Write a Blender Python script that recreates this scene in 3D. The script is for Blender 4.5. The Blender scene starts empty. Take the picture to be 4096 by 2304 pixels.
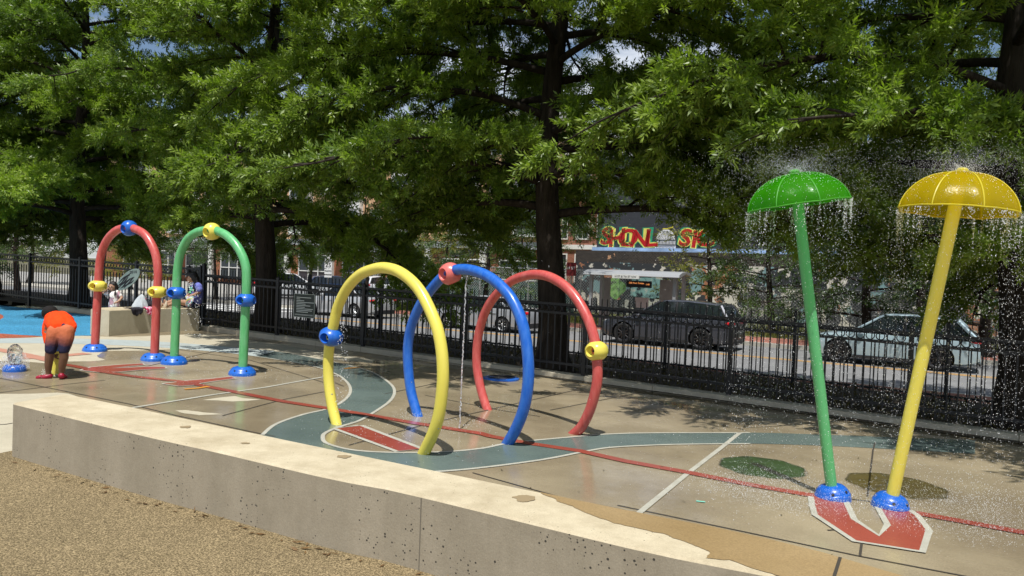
import bpy, bmesh, math, random
import numpy as np
from mathutils import Vector, Matrix, Euler, noise as mnoise
random.seed(7); rng = np.random.default_rng(11)
PI = math.pi; R = math.radians
S = bpy.context.scene; COL = S.collection

# ---------------------------------------------------------------- camera model
F = 3036.0; ROLL = R(2.1); PITCH = R(1.3); H = 1.8; SL = .0235
def ray(u, v):
    dx, dy = u-2048, v-1152
    X = dx*math.cos(ROLL)+dy*math.sin(ROLL); Y = -dx*math.sin(ROLL)+dy*math.cos(ROLL)
    return Vector((X, F*math.cos(PITCH)-Y*math.sin(PITCH), -(F*math.sin(PITCH)+Y*math.cos(PITCH))))
CAM = Vector((0, 0, H))
def gp(u, v, off=0.):                       # a point on the pad (it falls 2 % to the right)
    d = ray(u, v); t = (off-H)/(d.z+SL*d.x); return CAM+d*t
def at(u, v, y):                            # a point at distance y
    d = ray(u, v); return CAM+d*(y/d.y)
def gz(u, v, z):                            # a point on a level plane
    d = ray(u, v); return CAM+d*((z-H)/d.z)
def onplane(u, v, p, n):
    d = ray(u, v); return CAM+d*((p-CAM).dot(n)/d.dot(n))
def padz(x): return -SL*x
def project(P):                              # numpy: world -> photo pixels
    x, y, z = P[:, 0], P[:, 1], P[:, 2]-H
    yc = y*math.cos(PITCH)-z*math.sin(PITCH); Yd = -(y*math.sin(PITCH)+z*math.cos(PITCH))
    yc = np.maximum(yc, .05)
    X = x*F/yc; Yp = Yd*F/yc
    return X*math.cos(ROLL)-Yp*math.sin(ROLL)+2048, X*math.sin(ROLL)+Yp*math.cos(ROLL)+1152, yc

# ---------------------------------------------------------------- objects
def tag(o, label=None, cat=None, group=None, kind=None):
    if label: o['label'] = label
    if cat: o['category'] = cat
    if group: o['group'] = group
    if kind: o['kind'] = kind
    return o
def empty(name, loc=(0, 0, 0), label=None, cat=None, group=None, rz=0):
    o = bpy.data.objects.new(name, None); COL.objects.link(o); o.location = loc; o.rotation_euler.z = rz
    o.empty_display_size = .1
    return tag(o, label, cat, group)
class MB:
    def __init__(s): s.v = []; s.f = []; s.m = []
    def add(s, vs, fs, m=0):
        k = len(s.v); s.v += [tuple(p) for p in vs]; s.f += [tuple(i+k for i in f) for f in fs]; s.m += [m]*len(fs); return s
    def box(s, a, b, m=0, M=None):
        x0, y0, z0 = a; x1, y1, z1 = b
        vs = [Vector(p) for p in ((x0,y0,z0),(x1,y0,z0),(x1,y1,z0),(x0,y1,z0),(x0,y0,z1),(x1,y0,z1),(x1,y1,z1),(x0,y1,z1))]
        if M: vs = [M@p for p in vs]
        return s.add(vs, ((0,3,2,1),(4,5,6,7),(0,1,5,4),(1,2,6,5),(2,3,7,6),(3,0,4,7)), m)
    def tube(s, pts, r, n=10, m=0, caps=True, sq=1.):
        pts = [Vector(p) for p in pts]; N = len(pts)
        rs = r if isinstance(r, (list, tuple)) else [r]*N
        T = []
        for i in range(N):
            t = pts[min(i+1, N-1)]-pts[max(i-1, 0)]; T.append(t.normalized() if t.length > 1e-9 else Vector((0,0,1)))
        a = Vector((0,0,1)) if abs(T[0].z) < .9 else Vector((0,1,0))
        u = (a-T[0]*a.dot(T[0])).normalized(); vs = []
        for i in range(N):
            u = (u-T[i]*u.dot(T[i])).normalized(); w = T[i].cross(u)
            for k in range(n):
                q = 2*PI*k/n; vs.append(pts[i]+u*math.cos(q)*rs[i]+w*math.sin(q)*rs[i]*sq)
        fs = [(i*n+k, i*n+(k+1) % n, (i+1)*n+(k+1) % n, (i+1)*n+k) for i in range(N-1) for k in range(n)]
        if caps: fs += [tuple(range(n))[::-1], tuple((N-1)*n+k for k in range(n))]
        return s.add(vs, fs, m)
    def lathe(s, prof, n=24, M=None, m=0, caps=True):
        vs = []
        for (r, z) in prof:
            for k in range(n):
                q = 2*PI*k/n; p = Vector((r*math.cos(q), r*math.sin(q), z)); vs.append(M@p if M else p)
        N = len(prof)
        fs = [(i*n+k, i*n+(k+1) % n, (i+1)*n+(k+1) % n, (i+1)*n+k) for i in range(N-1) for k in range(n)]
        if caps: fs += [tuple(range(n))[::-1], tuple((N-1)*n+k for k in range(n))]
        return s.add(vs, fs, m)
    def ball(s, c, r, n=10, k=7, M=None, m=0):
        r = r if isinstance(r, (tuple, list, Vector)) else (r, r, r)
        c = Vector(c); vs = [Vector((0,0,-1))]; fs = []
        for i in range(1, k):
            a = -PI/2+PI*i/k
            for j in range(n): q = 2*PI*j/n; vs.append(Vector((math.cos(a)*math.cos(q), math.cos(a)*math.sin(q), math.sin(a))))
        vs.append(Vector((0,0,1))); L = len(vs)-1
        for j in range(n):
            fs.append((0, 1+(j+1) % n, 1+j)); b = 1+(k-2)*n; fs.append((b+j, b+(j+1) % n, L))
        for i in range(k-2):
            for j in range(n): fs.append((1+i*n+j, 1+i*n+(j+1) % n, 1+(i+1)*n+(j+1) % n, 1+(i+1)*n+j))
        vs = [Vector((p.x*r[0], p.y*r[1], p.z*r[2])) for p in vs]
        if M: vs = [M@p for p in vs]
        return s.add([c+p for p in vs], fs, m)
    def prism(s, poly, h, M=None, m=0):          # poly: 2-D outline, thickness h along +z
        n = len(poly); vs = [Vector((x, y, 0)) for x, y in poly]+[Vector((x, y, h)) for x, y in poly]
        if M: vs = [M@p for p in vs]
        return s.add(vs, [tuple(range(n))[::-1], tuple(range(n, 2*n))]+[(i, (i+1) % n, n+(i+1) % n, n+i) for i in range(n)], m)
    def build(s, name, mat, parent=None, smooth=False, bevel=0, loc=None):
        me = bpy.data.meshes.new(name); me.from_pydata(s.v, [], s.f)
        for mm in (mat if isinstance(mat, (list, tuple)) else [mat]): me.materials.append(mm)
        if max(s.m, default=0): me.polygons.foreach_set('material_index', s.m)
        return link(name, me, parent, smooth, bevel, loc)
def link(name, me, parent=None, smooth=False, bevel=0, loc=None):
    bm = bmesh.new(); bm.from_mesh(me); bmesh.ops.recalc_face_normals(bm, faces=bm.faces)
    if bevel: bmesh.ops.bevel(bm, geom=[e for e in bm.edges if e.calc_face_angle(0) > .6], offset=bevel, segments=2, affect='EDGES', profile=.6)
    bm.to_mesh(me); bm.free()
    if smooth:
        me.polygons.foreach_set('use_smooth', [True]*len(me.polygons)); 
        if smooth != 2:
            try: me.set_sharp_from_angle(angle=R(42))
            except Exception: pass
    o = bpy.data.objects.new(name, me); COL.objects.link(o)
    if loc is not None:
        me.transform(Matrix.Translation(-Vector(loc))); o.location = loc
    if parent is not None: put(o, parent)
    return o
def wmat(o):
    M = Matrix.LocRotScale(o.location, o.rotation_euler, o.scale)
    return wmat(o.parent)@o.matrix_parent_inverse@M if o.parent else M
def put(o, parent): o.parent = parent; o.matrix_parent_inverse = wmat(parent).inverted()   # builders work in world space
def kids(o): return [c for c in ALLOBJ() if c.parent == o]
def ALLOBJ(): return list(bpy.data.objects)
def copy_tree(o, parent=None):
    c = o.copy(); COL.objects.link(c)
    if parent: c.parent = parent
    for ch in kids(o):
        if ch != c: copy_tree(ch, c)
    return c
def bool_diff(o, cutter):
    md = o.modifiers.new('b', 'BOOLEAN'); md.object = cutter; md.operation = 'DIFFERENCE'; md.solver = 'EXACT'
    apply_mods(o); bpy.data.objects.remove(cutter)
def apply_mods(o):
    dg = bpy.context.evaluated_depsgraph_get(); dg.update()
    me = bpy.data.meshes.new_from_object(o.evaluated_get(dg)); old = o.data; o.modifiers.clear(); o.data = me
    bpy.data.meshes.remove(old)
def text_mesh(body, size, offset=0., extrude=.005, shear=0., align='CENTER', space=1.):
    cu = bpy.data.curves.new('lettering', 'FONT'); cu.body = body; cu.size = size; cu.offset = offset; cu.extrude = extrude; cu.shear = shear
    cu.align_x = align; cu.align_y = 'CENTER'; cu.space_character = space; cu.resolution_u = 3
    o = bpy.data.objects.new('lettering', cu); COL.objects.link(o)
    dg = bpy.context.evaluated_depsgraph_get(); dg.update()
    me = bpy.data.meshes.new_from_object(o.evaluated_get(dg)); bpy.data.objects.remove(o); return me
def text_on(name, body, size, M, mat, parent, **k):
    me = text_mesh(body, size, **k); me.transform(M); me.materials.clear(); me.materials.append(mat); return link(name, me, parent)
def frame(o, xdir, ydir=None):              # matrix with x along xdir, y up: for lettering on upright faces
    x = Vector(xdir).normalized(); y = Vector(ydir).normalized() if ydir else Vector((0,0,1)); z = x.cross(y).normalized(); y = z.cross(x)
    M = Matrix((x, y, z)).transposed().to_4x4(); M.translation = o; return M

# ---------------------------------------------------------------- materials
def mat(name, col, rough=.6, spec=.5, metal=0., bump=0., bscale=40., var=0., vscale=6., alt=None, trans=0., ior=1.45, coat=0., coords='Object', detail=4., stretch=None, bdist=.01):
    m = bpy.data.materials.new(name); m.use_nodes = True; nt = m.node_tree; N = nt.nodes; Lk = nt.links.new
    b = N['Principled BSDF']
    b.inputs['Base Color'].default_value = (*col, 1); b.inputs['Roughness'].default_value = rough; b.inputs['Metallic'].default_value = metal
    b.inputs['Specular IOR Level'].default_value = spec; b.inputs['Transmission Weight'].default_value = trans; b.inputs['IOR'].default_value = ior
    b.inputs['Coat Weight'].default_value = coat
    if var or bump or alt:
        tc = N.new('ShaderNodeTexCoord'); src = tc.outputs[coords]
        if stretch:
            mp = N.new('ShaderNodeMapping'); mp.inputs['Scale'].default_value = stretch; Lk(src, mp.inputs['Vector']); src = mp.outputs[0]
        if var or alt:
            n = N.new('ShaderNodeTexNoise'); n.inputs['Scale'].default_value = vscale; n.inputs['Detail'].default_value = detail; n.inputs['Roughness'].default_value = .65; Lk(src, n.inputs['Vector'])
            rp = N.new('ShaderNodeValToRGB'); rp.color_ramp.elements[0].position = .3; rp.color_ramp.elements[1].position = .7
            c2 = alt or col
            rp.color_ramp.elements[0].color = tuple(max(0, c*(1-var)) for c in col)+(1,); rp.color_ramp.elements[1].color = tuple(min(1, c*(1+var)) for c in c2)+(1,)
            Lk(n.outputs['Fac'], rp.inputs[0]); Lk(rp.outputs[0], b.inputs['Base Color'])
        if bump:
            n2 = N.new('ShaderNodeTexNoise'); n2.inputs['Scale'].default_value = bscale; n2.inputs['Detail'].default_value = 6; Lk(src, n2.inputs['Vector'])
            bp = N.new('ShaderNodeBump'); bp.inputs['Strength'].default_value = bump; bp.inputs['Distance'].default_value = bdist; Lk(n2.outputs['Fac'], bp.inputs['Height']); Lk(bp.outputs[0], b.inputs['Normal'])
    return m
def nodes(m): return m.node_tree.nodes, m.node_tree.links.new, m.node_tree.nodes['Principled BSDF']
def srgb(r, g, b): return tuple((c/255/12.92 if c <= 10 else ((c/255+.055)/1.055)**2.4) for c in (r, g, b))

def wet_mat(name, c0, c1, rough=(.12, .42), scale=.6, grain=.12, wob=.06):
    m = mat(name, c0); N, Lk, b = nodes(m)
    tc = N.new('ShaderNodeTexCoord'); P = tc.outputs['Object']
    def noise(s, d=5, r=.6):
        n = N.new('ShaderNodeTexNoise'); n.inputs['Scale'].default_value = s; n.inputs['Detail'].default_value = d; n.inputs['Roughness'].default_value = r; Lk(P, n.inputs['Vector']); return n.outputs['Fac']
    def ramp(f, a, b_, ca, cb):
        r = N.new('ShaderNodeValToRGB'); e = r.color_ramp.elements; e[0].position = a; e[1].position = b_; e[0].color = (*ca, 1); e[1].color = (*cb, 1); Lk(f, r.inputs[0]); return r.outputs[0]
    big = ramp(noise(scale), .36, .64, c0, c1)
    gr = ramp(noise(90, 2, .8), .3, .7, (1-grain*2,)*3, (1+grain,)*3)
    mx = N.new('ShaderNodeMixRGB'); mx.blend_type = 'MULTIPLY'; mx.inputs[0].default_value = 1; Lk(big, mx.inputs[1]); Lk(gr, mx.inputs[2]); Lk(mx.outputs[0], b.inputs['Base Color'])
    rr = ramp(noise(scale*.9, 4, .55), .44, .66, (rough[0],)*3, (rough[1],)*3); Lk(rr, b.inputs['Roughness'])
    bp = N.new('ShaderNodeBump'); bp.inputs['Strength'].default_value = wob; bp.inputs['Distance'].default_value = .02; Lk(noise(14, 3), bp.inputs['Height']); Lk(bp.outputs[0], b.inputs['Normal'])
    b.inputs['IOR'].default_value = 1.33
    return m
def concrete_mat(name, c0, c1, pits=0., scale=1.5, streak=False, bump=.25):
    m = mat(name, c0, .85, .3); N, Lk, b = nodes(m)
    tc = N.new('ShaderNodeTexCoord'); P = tc.outputs['Object']
    mp = N.new('ShaderNodeMapping'); mp.inputs['Scale'].default_value = (3, 3, .5) if streak else (1, 1, 1); Lk(P, mp.inputs[0])
    def noise(s, d=5, r=.6, src=P):
        n = N.new('ShaderNodeTexNoise'); n.inputs['Scale'].default_value = s; n.inputs['Detail'].default_value = d; n.inputs['Roughness'].default_value = r; Lk(src, n.inputs['Vector']); return n.outputs['Fac']
    def ramp(f, a, b_, ca, cb):
        r = N.new('ShaderNodeValToRGB'); e = r.color_ramp.elements; e[0].position = a; e[1].position = b_; e[0].color = (*ca, 1); e[1].color = (*cb, 1); Lk(f, r.inputs[0]); return r.outputs[0]
    def mul(a, b_):
        mx = N.new('ShaderNodeMixRGB'); mx.blend_type = 'MULTIPLY'; mx.inputs[0].default_value = 1; Lk(a, mx.inputs[1]); Lk(b_, mx.inputs[2]); return mx.outputs[0]
    c = ramp(noise(scale, 6, .65, mp.outputs[0]), .25, .75, c0, c1); c = mul(c, ramp(noise(7, 7, .75), .35, .7, (.9, .89, .87), (1.04, 1.04, 1.03)))
    c = mul(c, ramp(noise(120, 2, .8), .25, .75, (.86,)*3, (1.1,)*3))
    h = noise(60, 5)
    if pits:
        vo = N.new('ShaderNodeTexVoronoi'); vo.inputs['Scale'].default_value = 46; Lk(P, vo.inputs['Vector'])
        sel = N.new('ShaderNodeMath'); sel.operation = 'GREATER_THAN'; Lk(noise(2.2, 3), sel.inputs[0]); sel.inputs[1].default_value = .5
        lt = N.new('ShaderNodeMath'); lt.operation = 'LESS_THAN'; Lk(vo.outputs['Distance'], lt.inputs[0]); sz = N.new('ShaderNodeSeparateColor'); Lk(vo.outputs['Color'], sz.inputs[0]); pw_ = N.new('ShaderNodeMath'); pw_.operation = 'POWER'; Lk(sz.outputs[1], pw_.inputs[0]); pw_.inputs[1].default_value = 2.2; ml_ = N.new('ShaderNodeMath'); ml_.operation = 'MULTIPLY'; Lk(pw_.outputs[0], ml_.inputs[0]); ml_.inputs[1].default_value = pits*1.7; Lk(ml_.outputs[0], lt.inputs[1])
        a = N.new('ShaderNodeMath'); a.operation = 'MULTIPLY'; Lk(sel.outputs[0], a.inputs[0]); Lk(lt.outputs[0], a.inputs[1])
        mx = N.new('ShaderNodeMixRGB'); Lk(a.outputs[0], mx.inputs[0]); Lk(c, mx.inputs[1]); mx.inputs[2].default_value = (.06, .055, .045, 1); c = mx.outputs[0]
        sb = N.new('ShaderNodeMath'); sb.operation = 'SUBTRACT'; Lk(h, sb.inputs[0]); Lk(a.outputs[0], sb.inputs[1]); h = sb.outputs[0]
    Lk(c, b.inputs['Base Color'])
    bp = N.new('ShaderNodeBump'); bp.inputs['Strength'].default_value = bump; bp.inputs['Distance'].default_value = .006; Lk(h, bp.inputs['Height']); Lk(bp.outputs[0], b.inputs['Normal'])
    return m
def granule_mat(name, c0, c1, scale=110):
    m = mat(name, c0, .8, .35); N, Lk, b = nodes(m)
    tc = N.new('ShaderNodeTexCoord'); P = tc.outputs['Object']
    vo = N.new('ShaderNodeTexVoronoi'); vo.inputs['Scale'].default_value = scale; Lk(P, vo.inputs['Vector'])
    r = N.new('ShaderNodeValToRGB'); r.color_ramp.elements[0].color = (*c1, 1); r.color_ramp.elements[1].color = (*c0, 1); r.color_ramp.elements[0].position = .15; r.color_ramp.elements[1].position = .8; Lk(vo.outputs['Distance'], r.inputs[0])
    hs = N.new('ShaderNodeSeparateColor'); Lk(vo.outputs['Color'], hs.inputs[0])
    r2 = N.new('ShaderNodeValToRGB'); r2.color_ramp.elements[0].color = (.6, .58, .5, 1); r2.color_ramp.elements[1].color = (1.25, 1.2, 1.15, 1); Lk(hs.outputs[0], r2.inputs[0])
    n = N.new('ShaderNodeTexNoise'); n.inputs['Scale'].default_value = .9; n.inputs['Detail'].default_value = 5; Lk(P, n.inputs['Vector'])
    r3 = N.new('ShaderNodeValToRGB'); r3.color_ramp.elements[0].position = .3; r3.color_ramp.elements[1].position = .7; r3.color_ramp.elements[0].color = (.84, .84, .82, 1); r3.color_ramp.elements[1].color = (1.06, 1.06, 1.05, 1); Lk(n.outputs['Fac'], r3.inputs[0])
    c = r.outputs[0]
    for q in (r2, r3):
        mx = N.new('ShaderNodeMixRGB'); mx.blend_type = 'MULTIPLY'; mx.inputs[0].default_value = 1; Lk(c, mx.inputs[1]); Lk(q.outputs[0], mx.inputs[2]); c = mx.outputs[0]
    Lk(c, b.inputs['Base Color'])
    bp = N.new('ShaderNodeBump'); bp.invert = True; bp.inputs['Strength'].default_value = .7; bp.inputs['Distance'].default_value = .006; Lk(vo.outputs['Distance'], bp.inputs['Height']); Lk(bp.outputs[0], b.inputs['Normal'])
    return m
def brick_mat(name, c0, c1, mortar, scale=4., peel=None, axis='xz'):
    m = mat(name, c0, .85, .25); N, Lk, b = nodes(m)
    tc = N.new('ShaderNodeTexCoord'); P = tc.outputs['Object']
    sp = N.new('ShaderNodeSeparateXYZ'); Lk(P, sp.inputs[0]); cb = N.new('ShaderNodeCombineXYZ'); Lk(sp.outputs['X'], cb.inputs[0]); Lk(sp.outputs['Z'], cb.inputs[1])
    br = N.new('ShaderNodeTexBrick'); br.inputs['Scale'].default_value = scale; br.inputs['Color1'].default_value = (*c0, 1); br.inputs['Color2'].default_value = (*c1, 1); br.inputs['Mortar'].default_value = (*mortar, 1)
    br.inputs['Mortar Size'].default_value = .012; Lk(cb.outputs[0], br.inputs['Vector']); c = br.outputs['Color']
    for (col, sc, th, off) in (peel or ()):
        mp = N.new('ShaderNodeMapping'); mp.inputs['Location'].default_value = (off, off, off); Lk(P, mp.inputs[0])
        n = N.new('ShaderNodeTexNoise'); n.inputs['Scale'].default_value = sc; n.inputs['Detail'].default_value = 8; n.inputs['Roughness'].default_value = .6; Lk(mp.outputs[0], n.inputs['Vector'])
        g = N.new('ShaderNodeMath'); g.operation = 'GREATER_THAN'; g.inputs[1].default_value = th; Lk(n.outputs['Fac'], g.inputs[0])
        mx = N.new('ShaderNodeMixRGB'); Lk(g.outputs[0], mx.inputs[0]); Lk(c, mx.inputs[1]); mx.inputs[2].default_value = (*col, 1); c = mx.outputs[0]
    Lk(c, b.inputs['Base Color']); return m
def paint_mat(name, col, worn, rough=.35, amount=.5, coat=.25, vscale=4., stretch=(6, 6, 1.2)):
    """moulded coat with sun-bleached, scuffed patches"""
    m = mat(name, col, rough, .5, coat=coat); N, Lk, b = nodes(m)
    tc = N.new('ShaderNodeTexCoord'); mp = N.new('ShaderNodeMapping'); mp.inputs['Scale'].default_value = stretch; Lk(tc.outputs['Object'], mp.inputs[0])
    n = N.new('ShaderNodeTexNoise'); n.inputs['Scale'].default_value = vscale; n.inputs['Detail'].default_value = 6; n.inputs['Roughness'].default_value = .7; Lk(mp.outputs[0], n.inputs['Vector'])
    r = N.new('ShaderNodeValToRGB'); r.color_ramp.elements[0].position = .4; r.color_ramp.elements[1].position = .75; r.color_ramp.elements[0].color = (*col, 1); r.color_ramp.elements[1].color = (*[c*(1-amount)+w*amount for c, w in zip(col, worn)], 1); Lk(n.outputs['Fac'], r.inputs[0]); Lk(r.outputs[0], b.inputs['Base Color'])
    b.inputs['Coat Roughness'].default_value = .15
    bp = N.new('ShaderNodeBump'); bp.inputs['Strength'].default_value = .08; bp.inputs['Distance'].default_value = .004; Lk(n.outputs['Fac'], bp.inputs['Height']); Lk(bp.outputs[0], b.inputs['Normal'])
    return m
def leaf_mat(name, c0, c1, trans=.35, gloss=.35):
    m = bpy.data.materials.new(name); m.use_nodes = True; nt = m.node_tree; N = nt.nodes; Lk = nt.links.new; N.clear()
    out = N.new('ShaderNodeOutputMaterial'); at_ = N.new('ShaderNodeAttribute'); at_.attribute_name = 'tone'
    r = N.new('ShaderNodeValToRGB'); r.color_ramp.elements[0].color = (*c0, 1); r.color_ramp.elements[1].color = (*c1, 1); Lk(at_.outputs['Fac'], r.inputs[0])
    p = N.new('ShaderNodeBsdfPrincipled'); p.inputs['Roughness'].default_value = .42; p.inputs['Specular IOR Level'].default_value = gloss; Lk(r.outputs[0], p.inputs['Base Color'])
    t = N.new('ShaderNodeBsdfTranslucent'); g = N.new('ShaderNodeMixRGB'); g.blend_type = 'MULTIPLY'; g.inputs[0].default_value = 1; g.inputs[2].default_value = (1.3, 1.55, .55, 1); Lk(r.outputs[0], g.inputs[1]); Lk(g.outputs[0], t.inputs[0])
    mx = N.new('ShaderNodeMixShader'); mx.inputs[0].default_value = trans; Lk(p.outputs[0], mx.inputs[1]); Lk(t.outputs[0], mx.inputs[2]); Lk(mx.outputs[0], out.inputs[0]); return m
# ---------------------------------------------------------------- world, sun, camera
SUN = Vector((.05, .375, -.925)).normalized()
w = bpy.data.worlds.new('World'); S.world = w; w.use_nodes = True
wn = w.node_tree.nodes; wl = w.node_tree.links.new
sky = wn.new('ShaderNodeTexSky'); sky.sky_type = 'NISHITA'; sky.sun_disc = False; sky.sun_elevation = math.asin(-SUN.z); sky.sun_rotation = math.atan2(-SUN.x, -SUN.y)
sky.dust_density = .8; sky.ozone_density = 2.
tc = wn.new('ShaderNodeTexCoord'); mp = wn.new('ShaderNodeMapping'); mp.inputs['Scale'].default_value = (1, 1, 2.6); wl(tc.outputs['Generated'], mp.inputs[0])
cn = wn.new('ShaderNodeTexNoise'); cn.inputs['Scale'].default_value = 2.6; cn.inputs['Detail'].default_value = 8; cn.inputs['Roughness'].default_value = .6; wl(mp.outputs[0], cn.inputs['Vector'])
cr = wn.new('ShaderNodeValToRGB'); cr.color_ramp.elements[0].position = .48; cr.color_ramp.elements[1].position = .66; wl(cn.outputs['Fac'], cr.inputs[0])
cm = wn.new('ShaderNodeMixRGB'); cm.inputs[2].default_value = (11, 11.4, 12, 1); wl(cr.outputs[0], cm.inputs[0]); wl(sky.outputs[0], cm.inputs[1])
wl(cm.outputs[0], wn['Background'].inputs[0]); wn['Background'].inputs[1].default_value = .085
la = bpy.data.lights.new('sun', 'SUN'); la.energy = 4.6; la.angle = R(.53); la.color = (1, .972, .92)
lo = bpy.data.objects.new('sun', la); COL.objects.link(lo); lo.rotation_euler = SUN.to_track_quat('-Z', 'Y').to_euler(); lo.location = (0, -10, 30)
cam = bpy.data.cameras.new('camera'); co = bpy.data.objects.new('camera', cam); COL.objects.link(co); S.camera = co
cam.sensor_width = 36; cam.lens = 36*F/4096; cam.clip_end = 2000; cam.clip_start = .05
zx = ray(2048, 1152).normalized(); xx = (ray(2148, 1152)-ray(2048, 1152)).normalized(); yy = -(ray(2048, 1252)-ray(2048, 1152)).normalized()
Mc = Matrix((xx, yy, -zx)).transposed().to_4x4(); Mc.translation = CAM; co.matrix_world = Mc
vs = S.view_settings; vs.view_transform = 'Standard'; vs.look = 'None'; vs.exposure = .18; vs.gamma = 1
S.cycles.max_bounces = 8; S.cycles.transparent_max_bounces = 12; S.cycles.caustics_reflective = False; S.cycles.caustics_refractive = False

# ---------------------------------------------------------------- ground
D = Vector((.857, -.515, 0)).normalized(); NN = Vector((.515, .857, 0)).normalized(); Y0 = Vector((2.2, 28., 0))
def st(t, off, z=0.): p = Y0+D*t+NN*off; return Vector((p.x, p.y, z))       # street frame: along, across
M_CONC_DRY = concrete_mat('dry pale concrete', srgb(176, 168, 147), srgb(192, 184, 163), scale=.8)
M_WET = wet_mat('wet tan concrete', srgb(132, 119, 96), srgb(160, 147, 121), rough=(.09, .55))
M_SLATE = wet_mat('wet slate paint', srgb(92, 106, 102), srgb(108, 122, 116), rough=(.12, .5))
M_PALEBLUE = concrete_mat('faded blue paint on concrete', srgb(160, 170, 170), srgb(174, 182, 180))
M_RED = wet_mat('red paving paint', srgb(142, 66, 52), srgb(160, 82, 66), rough=(.2, .5))
M_REDDRY = concrete_mat('faded red paint', srgb(176, 124, 106), srgb(186, 138, 118))
M_LINE = concrete_mat('worn white line paint', srgb(162, 160, 148), srgb(182, 180, 168), scale=6)
M_JOINT = mat('dark joint sealant', (.05, .042, .032), .8)
M_ORANGE = concrete_mat('orange spray mark', srgb(190, 130, 50), srgb(200, 140, 60))
def wob(pts, amp, step=.08, seed=0):
    out = []; n = len(pts)
    for i in range(n):
        a, b = pts[i], pts[(i+1) % n]; k = max(1, int((b-a).length/step))
        for j in range(k):
            p = a.lerp(b, j/k); f = amp
            q = mnoise.noise_vector(p*2.3+Vector((seed, 0, 0)))+mnoise.noise_vector(p*9+Vector((0, seed, 0)))*.45
            out.append(Vector((p.x+q.x*f, p.y+q.y*f, p.z-SL*q.x*f)))
    return out
def smooth_line(pts, k=6):
    out = []; n = len(pts)
    for i in range(n-1):
        p0, p1, p2, p3 = pts[max(i-1, 0)], pts[i], pts[i+1], pts[min(i+2, n-1)]
        for j in range(k):
            t = j/k; out.append(.5*((2*p1)+(p2-p0)*t+(2*p0-5*p1+4*p2-p3)*t*t+(3*p1-p0-3*p2+p3)*t**3))
    return out+[pts[-1]]
def sheet(name, pts, m, parent=None, kind='structure'):
    b = MB(); b.add(pts, [tuple(range(len(pts)))]); o = b.build(name, m, parent); me = o.data
    if me.polygons[0].normal.z < 0: me.flip_normals()
    return tag(o, kind=kind)
def px(l, off): return [gp(u, v, off*.4) for u, v in l]
def band_mb(b, pts, wd):
    n = len(pts); vs = []
    for i in range(n):
        t = pts[min(i+1, n-1)]-pts[max(i-1, 0)]; t.z = 0; t.normalize(); s = Vector((-t.y, t.x, 0))*wd/2; s.z = -SL*s.x
        vs += [pts[i]+s, pts[i]-s]
    b.add(vs, [(2*i, 2*i+1, 2*i+3, 2*i+2) for i in range(n-1)])
def band(name, lines, wd, m, kind='structure'):
    b = MB()
    for l in lines: band_mb(b, l, wd)
    o = b.build(name, m)
    for p in o.data.polygons:
        if p.normal.z < 0: p.flip()
    return tag(o, kind=kind)
FB = [gp(817, 1317), gp(1138, 1362), gp(1503, 1410), gp(2418, 1538), gp(3028, 1624), gp(3766, 1723)]
FDIR = (FB[5]-FB[1]); FDIR.z = 0; FDIR.normalize(); FN = Vector((-FDIR.y, FDIR.x, 0))
FP0 = FB[3].copy()
def fpt(s, off=0, z=None):
    p = FP0+FDIR*s+FN*off; return Vector((p.x, p.y, padz(p.x) if z is None else z))
padlim = lambda x: max(-.35, min(.34, padz(x)))
sheet('ground', [Vector(p) for p in ((-400, -60, -.95), (400, -60, -.95), (400, 900, -.95), (-400, 900, -.95))], mat('soil and scrub ground', (.1, .09, .05), .95, var=.3, vscale=.3))
# the splash pad
pad = [Vector((x, y, padz(x))) for x, y in ((-17, -5), (14, -5))]+[fpt(13, -.05), fpt(-17.6, -.05)]
pad = [Vector((p.x, p.y, padz(p.x))) for p in pad]
sheet('splash_pad', pad, M_WET)
# blue path across it
PA = [(1024,1425),(1148,1444),(1272,1469),(1347,1497),(1380,1520),(1400,1547),(1397,1578),(1360,1612),(1304,1636),(1210,1658),(1105,1695),(1049,1739)]
PA2 = [(1000,1830),(1100,1868),(1300,1895),(1500,1900),(1770,1884),(1924,1870),(2114,1846),(2225,1828),(2351,1803),(2444,1789),(2608,1780),(2761,1776),(3000,1774),(3280,1782),(3584,1797),(3900,1815)]
PB = [(1100,1404),(1250,1430),(1440,1472),(1512,1500),(1564,1537),(1578,1568),(1558,1605),(1490,1652),(1434,1683),(1353,1708),(1303,1730),(1291,1747),(1303,1770),(1372,1792),(1459,1804),(1583,1809),(1770,1807),(1924,1793),(2010,1776),(2114,1763),(2300,1746),(2428,1736),(2608,1731),(3000,1730),(3280,1738),(3900,1760)]
FA = [(-150,1372),(0,1372),(300,1375),(560,1385),(720,1395),(900,1410),(1024,1425)]; FBk = [(-150,1352),(0,1352),(300,1354),(560,1362),(720,1372),(900,1386),(1100,1404)]
a1, a2, b1 = (smooth_line(px(q, .008), 4) for q in (PA, PA2, PB))
sheet('painted_path', a1+a2+b1[::-1], M_SLATE)
sheet('painted_path', smooth_line(px(FA, .0085), 3)+smooth_line(px(FBk, .0085), 3)[::-1], M_PALEBLUE)
band('path_edge_line', [smooth_line(px(q, .016), 5) for q in (PA, PA2[:-3], PB[:-2])], .042, M_LINE)
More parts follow.
